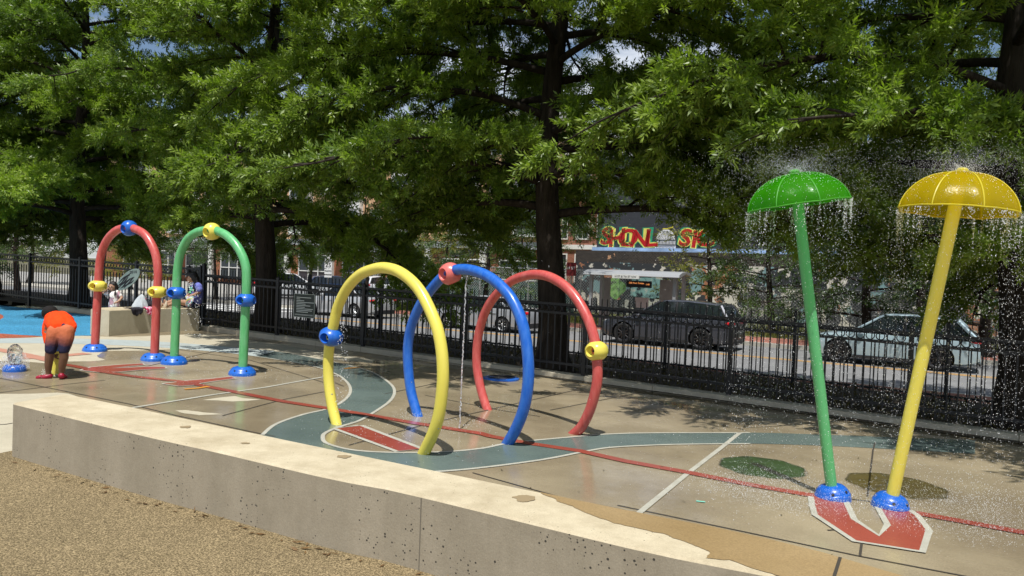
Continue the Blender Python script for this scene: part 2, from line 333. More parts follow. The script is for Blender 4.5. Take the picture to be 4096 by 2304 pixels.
# dry parts of the pad
sheet('dry_concrete', wob(px([(-260,1356),(0,1352),(240,1340),(480,1348),(800,1335),(1120,1376),(1500,1440),(1490,1452),(1250,1432),(1024,1410),(900,1402),(700,1396),(560,1402),(430,1404),(380,1422),(420,1440),(360,1446),(250,1446),(180,1452),(60,1443),(-260,1450)], .004), .035, .12), M_CONC_DRY)
sheet('dry_concrete', wob(px([(-420,1590),(-100,1577),(140,1574),(230,1570),(268,1574),(420,1620),(200,1720),(60,1850),(-500,1820)], .004), .02, .12, 3), M_CONC_DRY)
sheet('dry_patch', wob(px([(813,1599),(880,1590),(938,1584),(969,1593),(1043,1598),(990,1604),(931,1606),(870,1601)], .0045), .035, .06, 5), M_CONC_DRY)
sheet('dry_patch', wob(px([(699,1641),(745,1640),(807,1649),(891,1658),(795,1661),(733,1652)], .0045), .03, .06, 9), M_CONC_DRY)
# red bands and stars
RL = [(225,1452),(300,1464),(386,1483),(560,1508),(718,1524),(900,1559),(1136,1605),(1360,1640),(1484,1661),(1651,1690),(1924,1733),(1962,1744),(2114,1772),(2321,1803),(2500,1843),(2760,1890),(2996,1937),(3262,1983)]
band('red_line', [px(RL, .02), px([(3665,2051),(4096,2129),(5200,2320)], .02)], .13, M_RED)
band('red_line', [px([(-120,1380),(0,1399),(95,1417),(166,1433),(225,1447)], .0202), px([(40,1433),(166,1430),(250,1422),(350,1413)], .0206)], .22, M_REDDRY)
def redpatch(outer): sheet('red_marking', px(outer, .0215), M_RED)
star1 = [(325,1480),(365,1468),(420,1463),(500,1457),(570,1453),(575,1459),(500,1466),(440,1473),(510,1470),(600,1466),(660,1468),(662,1473),(560,1479),(470,1487),(400,1488)]
star2 = [(652,1534),(705,1528),(750,1522),(840,1515),(925,1506),(940,1513),(860,1523),(800,1532),(770,1540),(716,1543)]
redpatch(star1); redpatch(star2)
band('marking_outline', [px(q+q[:1], .0186) for q in (star1, star2)], .07, M_LINE)
bar = [(1347,1713),(1440,1703),(1679,1795),(1595,1803)]
redpatch(bar); band('marking_outline', [px(bar+bar[:2], .0186)], .11, M_LINE)
uo = [(3243,1985),(3248,2020),(3259,2058),(3417,2163),(3690,2206),(3717,2120),(3671,2061),(3640,2040)]; ui = [(3383,2005),(3417,2076),(3516,2141),(3550,2098),(3510,2027)]
redpatch(uo+[(3510,2027),(3550,2098),(3516,2141),(3417,2076),(3383,2005),(3340,1985)])
band('marking_outline', [px(uo, .024), px(ui, .024)], .05, M_LINE)
band('white_line', [px([(2540,2064),(2748,1895)], .016), px([(2752,1892),(2884,1791),(2960,1730)], .016), px([(520,1632),(840,1580),(1060,1549),(1295,1507),(1355,1502)], .016), px([(640,1380),(760,1380)], .016)], .05, M_LINE)
band('orange_mark', [px([(738,1556),(790,1552),(835,1545)], .023), px([(1375,1474),(1440,1469)], .018)], .07, M_ORANGE)
band('chalk_mark', [px([(2785,2003),(2800,2005),(2821,2007)], .018)], .03, mat('turquoise chalk', srgb(120, 190, 170), .9))
JL = [[(-40,1510),(0,1512),(250,1562),(520,1616),(700,1660),(1000,1725),(1100,1745)], [(-20,1572),(110,1556),(250,1538),(420,1520)], [(2470,2020),(2934,2117),(3440,2224),(3863,2304),(4300,2390)], [(3447,2170),(3440,2224)], [(3470,1985),(3492,1800),(3500,1770)], [(3400,1995),(3480,2005),(3600,2020)], [(3310,2120),(3460,2112)], [(890,1662),(1130,1598),(1330,1560)], [(1395,1780),(1690,1700),(1860,1660),(2300,1560)], [(1540,1575),(1900,1500)], [(1700,1580),(2000,1640),(2160,1665)], [(700,1395),(1000,1440),(1330,1540)], [(1340,1530),(1375,1545)], [(880,1320+80),(700,1440),(560,1470)], [(2200,1640),(2560,1570),(2760,1590)], [(2500,2040),(2250,1990),(1890,1890)], [(-60,1700),(20,1697),(50,1692)]]
band('pad_joint', [px(q, .0125) for q in JL], .018, M_JOINT)
# blue and terracotta rubber on the left
sheet('blue_rubber_surface', px([(-500,1185),(0,1222),(120,1233),(380,1262),(402,1268),(402,1341),(370,1342),(170,1344),(0,1335),(-500,1310)], .012), granule_mat('blue rubber granules', srgb(78, 160, 206), srgb(40, 112, 160), 60))
M_TERRA = granule_mat('terracotta rubber granules', srgb(196, 112, 86), srgb(120, 60, 40), 60)
sheet('terracotta_rubber', px([(-500,1310),(0,1334),(100,1341),(172,1345),(120,1349),(0,1353),(-500,1345)], .0155), M_TERRA)
sheet('terracotta_rubber', wob(px([(-200,1250),(0,1256),(12,1262),(14,1270),(0,1277),(-200,1272)], .0155), .02), M_TERRA)
# tan rubber in front of the wall
sheet('rubber_surface', px([(-3200,1640),(-400,1806),(0,1812),(60,1800)], .006)+[Vector((x, y, padz(x)+.006)) for x, y in ((-1.9, 5.4), (1.6, 3.55), (2.6, 2.6), (5, -4), (-14, -4))], granule_mat('tan rubber granules', srgb(160, 144, 112), srgb(80, 68, 48), 105))

# ---------------------------------------------------------------- the foreground wall
HW = .45
fr = smooth_line([gp(u, v, HW) for u, v in ((53,1612),(577,1739),(869,1804),(1322,1910),(1603,1963),(2500,2181),(2934,2271),(3120,2304))], 4)
bk = smooth_line([gp(u, v, HW) for u, v in ((261,1575),(522,1627),(1049,1739),(1770,1888),(2500,2039),(2934,2123),(3361,2226),(3553,2287))], 4)
fr.append(fr[-1]+Vector((1.1, -.72, -.026))); bk.append(bk[-1]+Vector((1.0, -.9, -.024)))
M_WALLSIDE = concrete_mat('pitted board formed concrete', srgb(150, 141, 123), srgb(170, 160, 142), pits=.2, scale=1.2, streak=True)
M_WALLTOP = concrete_mat('pale worn concrete top', srgb(172, 158, 130), srgb(208, 196, 169), scale=3.2, pits=.1, bump=.4)
M_WALLWET = wet_mat('soaked concrete top', srgb(146, 122, 84), srgb(164, 140, 102), rough=(.35, .6))
wall = empty('seat_wall', (fr[0].x, fr[0].y, padz(fr[0].x)), 'long low pitted concrete seat wall running across the foreground', 'wall')
n = min(len(fr), len(bk)); N_ = 30
def resamp(l, n):
    L = [0]
    for i in range(1, len(l)): L.append(L[-1]+(l[i]-l[i-1]).length)
    out = []
    for k in range(n):
        s = L[-1]*k/(n-1); i = max(j for j in range(len(L)) if L[j] <= s+1e-6); i = min(i, len(l)-2); out.append(l[i].lerp(l[i+1], min(1, (s-L[i])/(L[i+1]-L[i]))))
    return out
fr_, bk_ = resamp(fr, N_), resamp(bk, N_)
def wallbody(fr, bk, h, ch=.012):
    b = MB(); n = len(fr); vs = []
    dz = Vector((0, 0, 1))
    for i in range(n):
        o = (bk[i]-fr[i]).normalized()*ch
        vs += [fr[i]-dz*(h+.05), fr[i]-dz*ch, fr[i]+o, bk[i]-o, bk[i]-dz*ch, bk[i]-dz*(h+.05)]
    fs = []; ms = []
    for i in range(n-1):
        for k in range(5):
            b.f.append((6*i+k, 6*i+k+1, 6*i+6+k+1, 6*i+6+k)); b.m.append(1 if k in (1, 2, 3) else 0)
    for e in (0, n-1): b.f.append(tuple(6*e+k for k in range(6))); b.m.append(0)
    b.v = [tuple(p) for p in vs]; return b
wallbody(fr_, bk_, HW).build('wall_body', [M_WALLSIDE, M_WALLTOP], wall)
wt = [gp(u, v, HW+.003) for u, v in ((2160,1968),(2230,2004),(2300,2030),(2400,2072),(2500,2101),(2642,2132),(2773,2175),(2834,2206),(2828,2231),(2934,2243),(3058,2287),(3110,2302))]
ed = []
for a, c in zip(wt, wt[1:]):
    for j in range(5):
        p = a.lerp(c, j/5); q = mnoise.noise_vector(p*9)*.02+mnoise.noise_vector(p*31)*.012; ed.append(p+Vector((q.x, q.y, 0)))
ed[0] = wt[0]
lim = [p for p in bk_ if p.x > wt[0].x+.05]
sheet('wet_stain', ed+[fr[-1].lerp(bk[-1], .06)+Vector((-.02, .014, .003))]+[p.lerp(f, .02)+Vector((0, 0, .003)) for p, f in list(zip(bk_, fr_))[::-1] if p.x > wt[0].x+.05], M_WALLWET, wall, None)
wj = MB(); band_mb(wj, [gp(3361, 2228, HW+.006), gp(3335, 2310, HW+.006)], .016); wj.build('wall_joint', M_JOINT, wall)
for q in ([(2200,1972),(2215,1976)],): pass
for k, (u, v, r) in enumerate(((745,1707,.045),(1375,1825,.05),(2100,1992,.075),(980,1772,.03))):
    c = gp(u, v, HW+.0035); s = sheet('damp_spot', [c+Vector((math.cos(q)*r*(1+.5*mnoise.noise(Vector((math.cos(q)*1.6, math.sin(q)*1.6, k*3.1)))+.3*mnoise.noise(Vector((math.cos(q)*5, math.sin(q)*5, k)))), math.sin(q)*r*.8*(1+.5*mnoise.noise(Vector((math.cos(q)*1.6, math.sin(q)*1.6, k*3.1)))+.3*mnoise.noise(Vector((math.cos(q)*5, math.sin(q)*5, k)))), 0)) for q in [2*PI*i/18 for i in range(18)]], mat('damp spot', srgb(146, 128, 98), .7), wall, None)
for k in (16,):                           # formwork joints down the face
    p = fr_[k]; t_ = (fr_[k+1]-fr_[k]).normalized(); o_ = (fr_[k]-bk_[k]).normalized()*.002; q = MB(); q.add([p+o_-t_*.004-Vector((0,0,.014)), p+o_+t_*.004-Vector((0,0,.014)), p+o_+t_*.003-Vector((0,0,HW)), p+o_-t_*.003-Vector((0,0,HW))], [(0, 1, 2, 3)]); q.build('form_joint', mat('stained joint', (.17, .15, .115), .9), wall)
# ---------------------------------------------------------------- kerb below the fences
M_KERB = concrete_mat('grey kerb stone', srgb(176, 168, 150), srgb(196, 188, 168), scale=2)
b = MB()
def kerbrun(b, s0, s1, step, off0, off1, h):
    s = s0
    while s < s1:
        e = min(s+step-.006, s1); p = [fpt(s, off0), fpt(e, off0), fpt(e, off1), fpt(s, off1)]
        b.add([q-Vector((0,0,.1)) for q in p]+[q+Vector((0,0,h)) for q in p], ((0,1,5,4),(1,2,6,5),(2,3,7,6),(3,0,4,7),(4,5,6,7))); s += step
kerbrun(b, -16.2, 12.6, 1.22, -.12, .16, .1)
kb = b.build('kerb', M_KERB, bevel=.008); tag(kb, kind='structure')
# verge, walks and street
M_SOIL = mat('bare soil and leaf litter', (.075, .055, .035), .95, var=.5, vscale=3, bump=.6, bscale=20)
def strip(name, o0, z0, o1, z1, m, t0=-90, t1=60, n=1, zf=None):
    b = MB(); vs = []
    for i in range(n+1):
        t = t0+(t1-t0)*i/n; a, c = st(t, o0), st(t, o1); a.z = z0 if not zf else zf(a.x, 0); c.z = z1 if not zf else zf(c.x, 1); vs += [a, c]
    b.add(vs, [(2*i, 2*i+2, 2*i+3, 2*i+1) for i in range(n)]); o = b.build(name, m)
    if o.data.polygons[0].normal.z < 0: o.data.flip_normals()
    return tag(o, kind='structure')
strip('verge', -13.7, 0, -9.2, 0, M_SOIL, n=40, zf=lambda x, k: padlim(x)+(.03 if k == 0 else -.06))
M_BRICKWALK = brick_mat('red brick paving', srgb(150, 92, 74), srgb(168, 108, 88), srgb(120, 100, 84), 3)
strip('pavement', -9.2, 0, -5.7, 0, M_BRICKWALK, n=40, zf=lambda x, k: padlim(x)-.06 if k == 0 else -.55)
M_ASPH = mat('grey asphalt', srgb(122, 122, 122), .85, .3, var=.12, vscale=1.2, bump=.3, bscale=60)
strip('street', -5.6, -.7, 4.1, -.7, M_ASPH)
M_CURB = concrete_mat('street kerb concrete', srgb(170, 166, 156), srgb(188, 184, 174))
for o0, o1 in ((-5.75, -5.55), (4.05, 4.25)):
    b = MB(); a = [st(-90, o0, -.8), st(60, o0, -.8), st(60, o1, -.8), st(-90, o1, -.8)]; b.add(a+[p+Vector((0,0,.25)) for p in a], ((0,1,5,4),(1,2,6,5),(2,3,7,6),(3,0,4,7),(4,5,6,7)))
    tag(b.build('street_kerb', M_CURB), kind='structure')
M_YEL = mat('yellow road paint', srgb(214, 160, 60), .7, var=.1, vscale=8)
for o in (-.13, .13): strip('yellow_line', o-.05, -.694, o+.05, -.694, M_YEL, t0=-14)
M_WHT = mat('white road paint', srgb(214, 214, 210), .7, var=.08, vscale=8)
for k in range(9): strip('crosswalk_bar', -4.9+k*1.05, -.694, -4.35+k*1.05, -.694, M_WHT, t0=-23.5, t1=-18.5)
strip('stop_line', .3, -.6935, 4., -.6935, M_WHT, t0=-17.4, t1=-17)
strip('pavement', 4.25, -.55, 6.9, -.55, brick_mat('far red brick paving', srgb(146, 96, 82), srgb(160, 108, 94), srgb(130, 104, 90), 3), t0=-14)
strip('pavement', 4.25, -.55, 6.9, -.55, M_CURB, t1=-14)
strip('parking_lot', 6.9, -.58, 25, -.55, mat('worn lot asphalt', srgb(150, 148, 142), .9, var=.1, vscale=1), t0=-90, t1=-17)
strip('grass_lot', 6.9, -.58, 40, -.4, mat('rough grass', (.1, .13, .035), .95, var=.4, vscale=2, alt=(.2, .19, .07)), t0=-17, t1=60)
strip('side_street', 4.3, -.535, 60, -.52, M_ASPH, t0=-28, t1=-19.5)
# ---------------------------------------------------------------- fences
M_BLACK = mat('black powder coated steel', (.012, .013, .016), .38, .5)
def ring_pts(c, ax, r, n=12): return [c+ax*math.cos(2*PI*k/n)*r+Vector((0,0,1))*math.sin(2*PI*k/n)*r for k in range(n+1)]
def obox(b, p, q, z0, z1, th, nrm):          # bar between two points, over a height range
    n_ = nrm*th/2; vs = []
    for s in (p, q): vs += [Vector((s.x, s.y, s.z+z0))-n_, Vector((s.x, s.y, s.z+z0))+n_, Vector((s.x, s.y, s.z+z1))+n_, Vector((s.x, s.y, s.z+z1))-n_]
    b.add(vs, ((0,1,2,3),(4,7,6,5),(0,4,5,1),(1,5,6,2),(2,6,7,3),(3,7,4,0)))
def post(b, p, w, h, cap=True):
    Mx = Matrix((FDIR, FN, Vector((0,0,1)))).transposed().to_4x4(); Mx.translation = p
    b.box((-w/2, -w/2, -.1), (w/2, w/2, h), 0, Mx)
    if cap: b.box((-w/2-.008, -w/2-.008, h), (w/2+.008, w/2+.008, h+.02), 0, Mx); b.ball(p+Vector((0,0,h+.03)), (w*.5, w*.5, w*.35), 8, 5)
def fence(name, label, s0, s1, off, zf, h, rings, rails, pick, pw, bay=2.44, posth=None, special=None):
    root = empty(name, zf(s0), label, 'fence'); s = s0; k = 0
    while s < s1-.2:
        e = min(s+bay, s1); b = MB()
        for (z0, z1, th) in rails: obox(b, zf(s), zf(e), z0, z1, th, FN)
        c = int((e-s)/pick)
        for i in range(c):
            q = s+(i+.5)*(e-s)/c; p = zf(q); hh = pick_top
            obox(b, zf(q-pw/2), zf(q+pw/2), .07, hh, pw, FN)
            if not rings:
                tip = Vector((p.x, p.y, p.z+hh+.03)); n_ = FN*pw/2; a_ = FDIR*pw/2; t0 = Vector((p.x, p.y, p.z+hh)); b.add([t0-n_-a_, t0+n_-a_, t0+n_+a_, t0-n_+a_, tip], ((0,1,4),(1,2,4),(2,3,4),(3,0,4)))
            elif i < c-1:
                q2 = s+(i+1)*(e-s)/c; cc = zf(q2)+Vector((0,0,(rings[0]+rings[1])/2)); b.tube(ring_pts(cc, FDIR, (rings[1]-rings[0])/2, 14), .008, 5, caps=False)
        b.build('panel', M_BLACK, root); pb = MB(); post(pb, zf(s), .065 if rings else .06, (special or {}).get(k, posth)); pb.build('post', M_BLACK, root); s = e; k += 1
    pb = MB(); post(pb, zf(s1), .065, posth); pb.build('post', M_BLACK, root); return root
kz = lambda s: fpt(s, .0)+Vector((0,0,.08))
pick_top = 1.05
sc = (FB[0]-FP0).dot(FDIR)                  # the corner post beside the seat
BAY = 2.44; nb = 4
fence('ornamental_fence', 'black ring topped metal fence right of the tall corner post, along the splash pad', sc, sc+BAY*9, 0, kz, 1.2, (1.065, 1.175), ((1.175, 1.215, .04), (1.025, 1.065, .04), (.16, .2, .04)), .128, .019, posth=1.24, special={0: 1.42})
fence('ornamental_fence', 'black ring topped metal fence left of the tall corner post, behind the blue rubber', sc-BAY*5-.12, sc-.12, 0, lambda s: kz(s)+Vector((0,0,.02)), 1.2, (1.165, 1.275), ((1.275, 1.315, .04), (1.125, 1.165, .04), (.12, .16, .04)), .128, .019, posth=1.34)
pick_top = 1.33
to = (Vector((2.3, 15.6, 0))-FP0).dot(FN)
fence('picket_fence', 'tall black spiked picket fence behind the ring topped fence, beside the street', -14.6, 12.5, to, lambda s: Vector((fpt(s, to).x, fpt(s, to).y, padlim(fpt(s, to).x)-.02)), 1.33, None, ((1.1, 1.135, .03), (.965, 1., .03), (.14, .175, .03)), .118, .017, posth=1.36)
# rules sign on the ring fence
sg = [at(u, v, 16.1) for u, v in ((1161,1171),(1248,1182),(1244,1254),(1158,1243))]
u1 = (FB[1]-FP0).dot(FDIR); c0 = kz(u1+.62)+Vector((0,0,.72)); Ms = frame(c0-FN*.06, FDIR)
rs = empty('rules_sign', c0, 'dark green rules sign with white text lines on the ring topped fence', 'sign')
b = MB(); b.box((-.29, -.24, -.006), (.29, .24, .006), 0, Ms); b.build('sign_panel', mat('dark green sign face', srgb(46, 58, 54), .35), rs)
b = MB()
for q in ((-.298, -.248, -.29, .248), (.29, -.248, .298, .248), (-.29, -.248, .29, -.24), (-.29, .24, .29, .248)): b.box((q[0], q[1], -.009), (q[2], q[3], .009), 0, Ms)
b.build('sign_edge', mat('pale sign edge', srgb(190, 200, 190), .4), rs)
b = MB()
for i, wd in enumerate((.42, .1, .22, .5, .26, .4, .24, .48, .45, .34)): b.box((-.22, .165-i*.034, .007), (-.22+wd, .178-i*.034, .009), 0, Ms)
for z in (-.19, -.205): b.box((-.26, z, .007), (.26, z+.006, .009), 0, Ms)
b.build('text_lines', mat('white sign print', srgb(220, 226, 220), .5), rs)

# ---------------------------------------------------------------- splash pad equipment
C_RED, C_GRN, C_BLU, C_YEL, C_PNK = srgb(192, 76, 72), srgb(90, 176, 110), srgb(20, 92, 190), srgb(226, 212, 90), srgb(216, 108, 102)
PAINT = {}
def paint(k, amount=.55, **kw):
    if (k, amount) not in PAINT:
        c, wn_ = dict(red=(C_RED, srgb(222, 140, 130)), green=(C_GRN, srgb(146, 206, 160)), blue=(C_BLU, srgb(84, 142, 214)), yellow=(C_YEL, srgb(240, 222, 110)), pink=(C_PNK, srgb(236, 140, 130)))[k]
        PAINT[(k, amount)] = paint_mat(k+' moulded coating', c, wn_, amount=amount, **kw)
    return PAINT[(k, amount)]
M_DARK = mat('dark nozzle', (.015, .015, .018), .5); M_STEEL = mat('stainless bolt', (.5, .5, .5), .3, metal=1.)
LEFTISH = Vector((-.75, -.65, -.05))
def spout(c, axis, r, h, m, parent, facing, name='spout_ball'):
    """squashed hollow ball threaded on a pipe, two scooped mouths"""
    axis = axis.normalized(); tc_ = CAM-c; tc_.z = 0; tc_.normalize(); facing = tc_*.8+Vector((tc_.y, -tc_.x, 0))*.6 if facing is LEFTISH else tc_*.62+Vector((tc_.y, -tc_.x, 0))*.75+Vector((0,0,-.15)); f = facing-axis*facing.dot(axis); f.normalize(); s = axis.cross(f)
    M = Matrix((f, s, axis)).transposed().to_4x4(); M.translation = c
    pr = []
    for i in range(15):
        a = -1+2*i/14; z = a*h; pr.append((r*(1-abs(a)**2.6*.5), z))
    b = MB(); b.lathe([(p[0], p[1]) for p in pr], 28, M); o = b.build(name, m, parent, smooth=True, bevel=0)
    for ang in (0., 1.75):
        d = (M.to_3x3()@Vector((math.cos(ang), math.sin(ang), 0))).normalized()
        cb = MB(); e = c+d*r*.98; y_ = axis.cross(d).normalized(); Mx = Matrix((y_, axis, d)).transposed().to_4x4(); Mx.translation = e
        cb.lathe([(h*.28, -r*(.62 if ang == 0 else .3)), (h*.5, -r*(.4 if ang == 0 else .2)), (h*.66, r*.1), (h*.72, r*.3)], 20, Mx); cut = cb.build('cutter', m); bool_diff(o, cut)
        if ang == 0:
            nb_ = MB(); nb_.lathe([(h*.13, -r*.63), (h*.13, -r*.52)], 10, Mx); nb_.build('nozzle', M_DARK, o)
    for p in o.data.polygons: p.use_smooth = True
    try: o.data.set_sharp_from_angle(angle=R(35))
    except Exception: pass
    return o
def flange(c, r, h, parent, m, tilt=None):
    M = (tilt.to_matrix().to_4x4() if tilt else Matrix()); M.translation = c
    pr = [(r*1., -.03), (r*1., h*.12), (r*.985, h*.3), (r*.93, h*.46), (r*.915, h*.47), (r*.9, h*.52), (r*.82, h*.72), (r*.68, h*.9), (r*.5, h)]
    b = MB(); b.lathe(pr, 32, M); o = b.build('base_cover', m, parent, smooth=True)
    for q in (-1.9, -.9, .4, 2.4):
        d = Vector((math.cos(q), math.sin(q), 0)); bb = MB(); p = M@(d*r*.87+Vector((0,0,h*.62))); n_ = (M.to_3x3()@(d+Vector((0,0,.45)))).normalized()
        Mx = n_.to_track_quat('Z', 'Y').to_matrix().to_4x4(); Mx.translation = p; bb.lathe([(.013, -.01), (.013, .003)], 10, Mx); bb.build('bolt_hole', M_DARK, o)
    return o
def bolts(path, n, rad, parent, side):
    for k in n:
        p = path[k]; b = MB(); q = p+side*rad*1.0; Mx = side.to_track_quat('Z', 'Y').to_matrix().to_4x4(); Mx.translation = q; b.lathe([(.011, -.006), (.011, .003), (.006, .006)], 10, Mx); b.build('bolt', M_STEEL, parent)
def arch(name, label, A, B, pix, r, m, group, base=True):
    A, B = Vector(A), Vector(B); nrm = (B-A).cross(Vector((0,0,1))).normalized()
    pts = [onplane(u, v, A, nrm) for u, v in pix]; pts = smooth_line(pts, 4)
    d0 = (pts[1]-pts[0]).normalized(); pts = [pts[0]-d0*.2]+pts; d1 = (pts[-1]-pts[-2]).normalized(); pts.append(pts[-1]+d1*.2)
    root = empty(name, ((A+B)/2), label, 'water arch' if base else 'water hoop', group); b = MB(); b.tube(pts, r, 18); b.build('pipe', m, root, smooth=True)
    return root, pts, nrm
# the two upright arches
A, B = gp(379, 1404), gp(614, 1441)
red, rp, rn = arch('water_arch', 'faded red arch with two yellow spout balls and a blue top ball', A, B, [(380,1386),(389,1209),(393,1128),(400,1043),(412,994),(435,951),(466,922),(493,913),(520,911),(551,920),(583,942),(610,985),(625,1029),(631,1074),(632,1119),(626,1209),(618,1424)], .066, paint('red', .5), 'upright arches on blue bases')
for c in (A, B): flange(c, .195, .12, red, paint('blue', .6))
def on(n_, p0, u, v): return onplane(u, v, p0, n_)
spout(on(rn, A, 391, 1144), Vector((0,0,1)), .148, .092, paint('yellow', .3), red, LEFTISH)
spout(on(rn, A, 629, 1168), Vector((0,0,1)), .148, .092, paint('yellow', .3), red, LEFTISH)
spout(on(rn, A, 517, 913), (B-A), .132, .11, paint('blue', .2), red, Vector((-.6, -.7, -.1)))
bolts(rp, (4, 8, 20), .06, red, Vector((.5, -.8, 0)).normalized())
A2, B2 = gp(696, 1455), gp(969, 1499)
grn, gp_, gn = arch('water_arch', 'green arch with two blue spout balls and a yellow top ball', A2, B2, [(697,1435),(704,1254),(706,1164),(708,1101),(715,1043),(728,998),(753,955),(785,931),(816,922),(846,919),(872,925),(906,942),(942,976),(968,1020),(982,1061),(986,1101),(985,1173),(980,1276),(971,1478)], .066, paint('green', .45), 'upright arches on blue bases')
for c in (A2, B2): flange(c, .2, .125, grn, paint('blue', .35))
spout(on(gn, A2, 705, 1172), Vector((0,0,1)), .148, .095, paint('blue', .3), grn, LEFTISH)
spout(on(gn, A2, 983, 1201), Vector((0,0,1)), .148, .095, paint('blue', .3), grn, LEFTISH)
spout(on(gn, A2, 848, 926), (B2-A2), .135, .115, paint('yellow', .3), grn, Vector((-.6, -.7, -.1)))
bolts(gp_, (6, 12), .06, grn, Vector((.5, -.8, 0)).normalized())
# the three leaning hoops
HY = [(1346,1695),(1328,1621),(1315,1528),(1313,1447),(1319,1373),(1335,1298),(1353,1224),(1391,1149),(1440,1099),(1490,1078),(1533,1071),(1583,1081),(1633,1112),(1676,1158),(1713,1224),(1748,1310),(1766,1397),(1772,1484),(1769,1559),(1757,1652),(1735,1727),(1695,1813)]
HB = [(1670,1661),(1645,1571),(1634,1484),(1631,1397),(1642,1317),(1670,1242),(1700,1190),(1741,1138),(1775,1104),(1810,1083),(1852,1077),(1900,1084),(1955,1107),(2004,1145),(2045,1193),(2076,1255),(2097,1324),(2111,1421),(2113,1525),(2097,1628),(2066,1711),(2031,1773)]
HR = [(1948,1635),(1924,1559),(1907,1462),(1910,1366),(1928,1283),(1959,1214),(2004,1159),(2052,1121),(2107,1102),(2149,1098),(2197,1107),(2252,1138),(2300,1186),(2342,1255),(2369,1324),(2384,1393),(2390,1490),(2383,1559),(2359,1642),(2328,1704),(2300,1733)]
G3 = 'row of three open hoops set into the pad'
yel, yp, yn = arch('water_hoop', 'yellow hoop with one blue spout ball low on its left side', gp(1346,1697), gp(1695,1815), HY, .058, paint('yellow', .35), G3, False)
blu, bp_, bn = arch('water_hoop', 'blue hoop with a pink spout ball at its top, between yellow and red hoops', gp(1670,1663), gp(2031,1775), HB, .06, paint('blue', .5), G3, False)
rdh, hp_, hn = arch('water_hoop', 'faded red hoop with a yellow spout ball on its right side', gp(1948,1637), gp(2300,1735), HR, .058, paint('red', .45), G3, False)
def tang(pts, p):
    i = min(range(1, len(pts)-1), key=lambda k: (pts[k]-p).length); return (pts[i+1]-pts[i-1]).normalized()
for (o, n_, p0, pts, u, v, r, h, m) in ((yel, yn, yp[2], yp, 1325, 1346, .134, .095, paint('blue', .3)), (blu, bn, bp_[2], bp_, 1800, 1095, .128, .118, paint('pink', .4)), (rdh, hn, hp_[2], hp_, 2386, 1404, .13, .1, paint('yellow', .2))):
    c = onplane(u, v, p0, n_); spout(c, tang(pts, c), r, h, m, o, LEFTISH)
for o, pts in ((yel, yp), (blu, bp_), (rdh, hp_)): bolts(pts, (7, 30, 80) if o is yel else (7, 24), .056, o, Vector((.55, -.83, 0)).normalized())
# the two mushrooms
def cap_mat(name, col, worn):
    m = bpy.data.materials.new(name); m.use_nodes = True; nt = m.node_tree; N = nt.nodes; Lk = nt.links.new; p = N['Principled BSDF']; out = N['Material Output']
    p.inputs['Base Color'].default_value = (*col, 1); p.inputs['Roughness'].default_value = .2; p.inputs['Coat Weight'].default_value = .5
    tc = N.new('ShaderNodeTexCoord'); n = N.new('ShaderNodeTexNoise'); n.inputs['Scale'].default_value = 70; n.inputs['Detail'].default_value = 3; Lk(tc.outputs['Object'], n.inputs['Vector'])
    bp = N.new('ShaderNodeBump'); bp.inputs['Strength'].default_value = .35; bp.inputs['Distance'].default_value = .006; Lk(n.outputs['Fac'], bp.inputs['Height']); Lk(bp.outputs[0], p.inputs['Normal'])
    n2 = N.new('ShaderNodeTexNoise'); n2.inputs['Scale'].default_value = 4; n2.inputs['Detail'].default_value = 5; Lk(tc.outputs['Object'], n2.inputs['Vector'])
    r = N.new('ShaderNodeValToRGB'); r.color_ramp.elements[0].position = .35; r.color_ramp.elements[1].position = .7; r.color_ramp.elements[0].color = (*col, 1); r.color_ramp.elements[1].color = (*worn, 1); Lk(n2.outputs['Fac'], r.inputs[0]); Lk(r.outputs[0], p.inputs['Base Color'])
    t = N.new('ShaderNodeBsdfTranslucent'); Lk(r.outputs[0], t.inputs[0]); tr = N.new('ShaderNodeBsdfTransparent'); tr.inputs[0].default_value = (*[min(1, c**.55*1.1) for c in col], 1)
    m1 = N.new('ShaderNodeMixShader'); m1.inputs[0].default_value = .66; Lk(p.outputs[0], m1.inputs[1]); Lk(t.outputs[0], m1.inputs[2])
    m2 = N.new('ShaderNodeMixShader'); m2.inputs[0].default_value = .58; Lk(m1.outputs[0], m2.inputs[1]); Lk(tr.outputs[0], m2.inputs[2]); Lk(m2.outputs[0], out.inputs[0]); return m
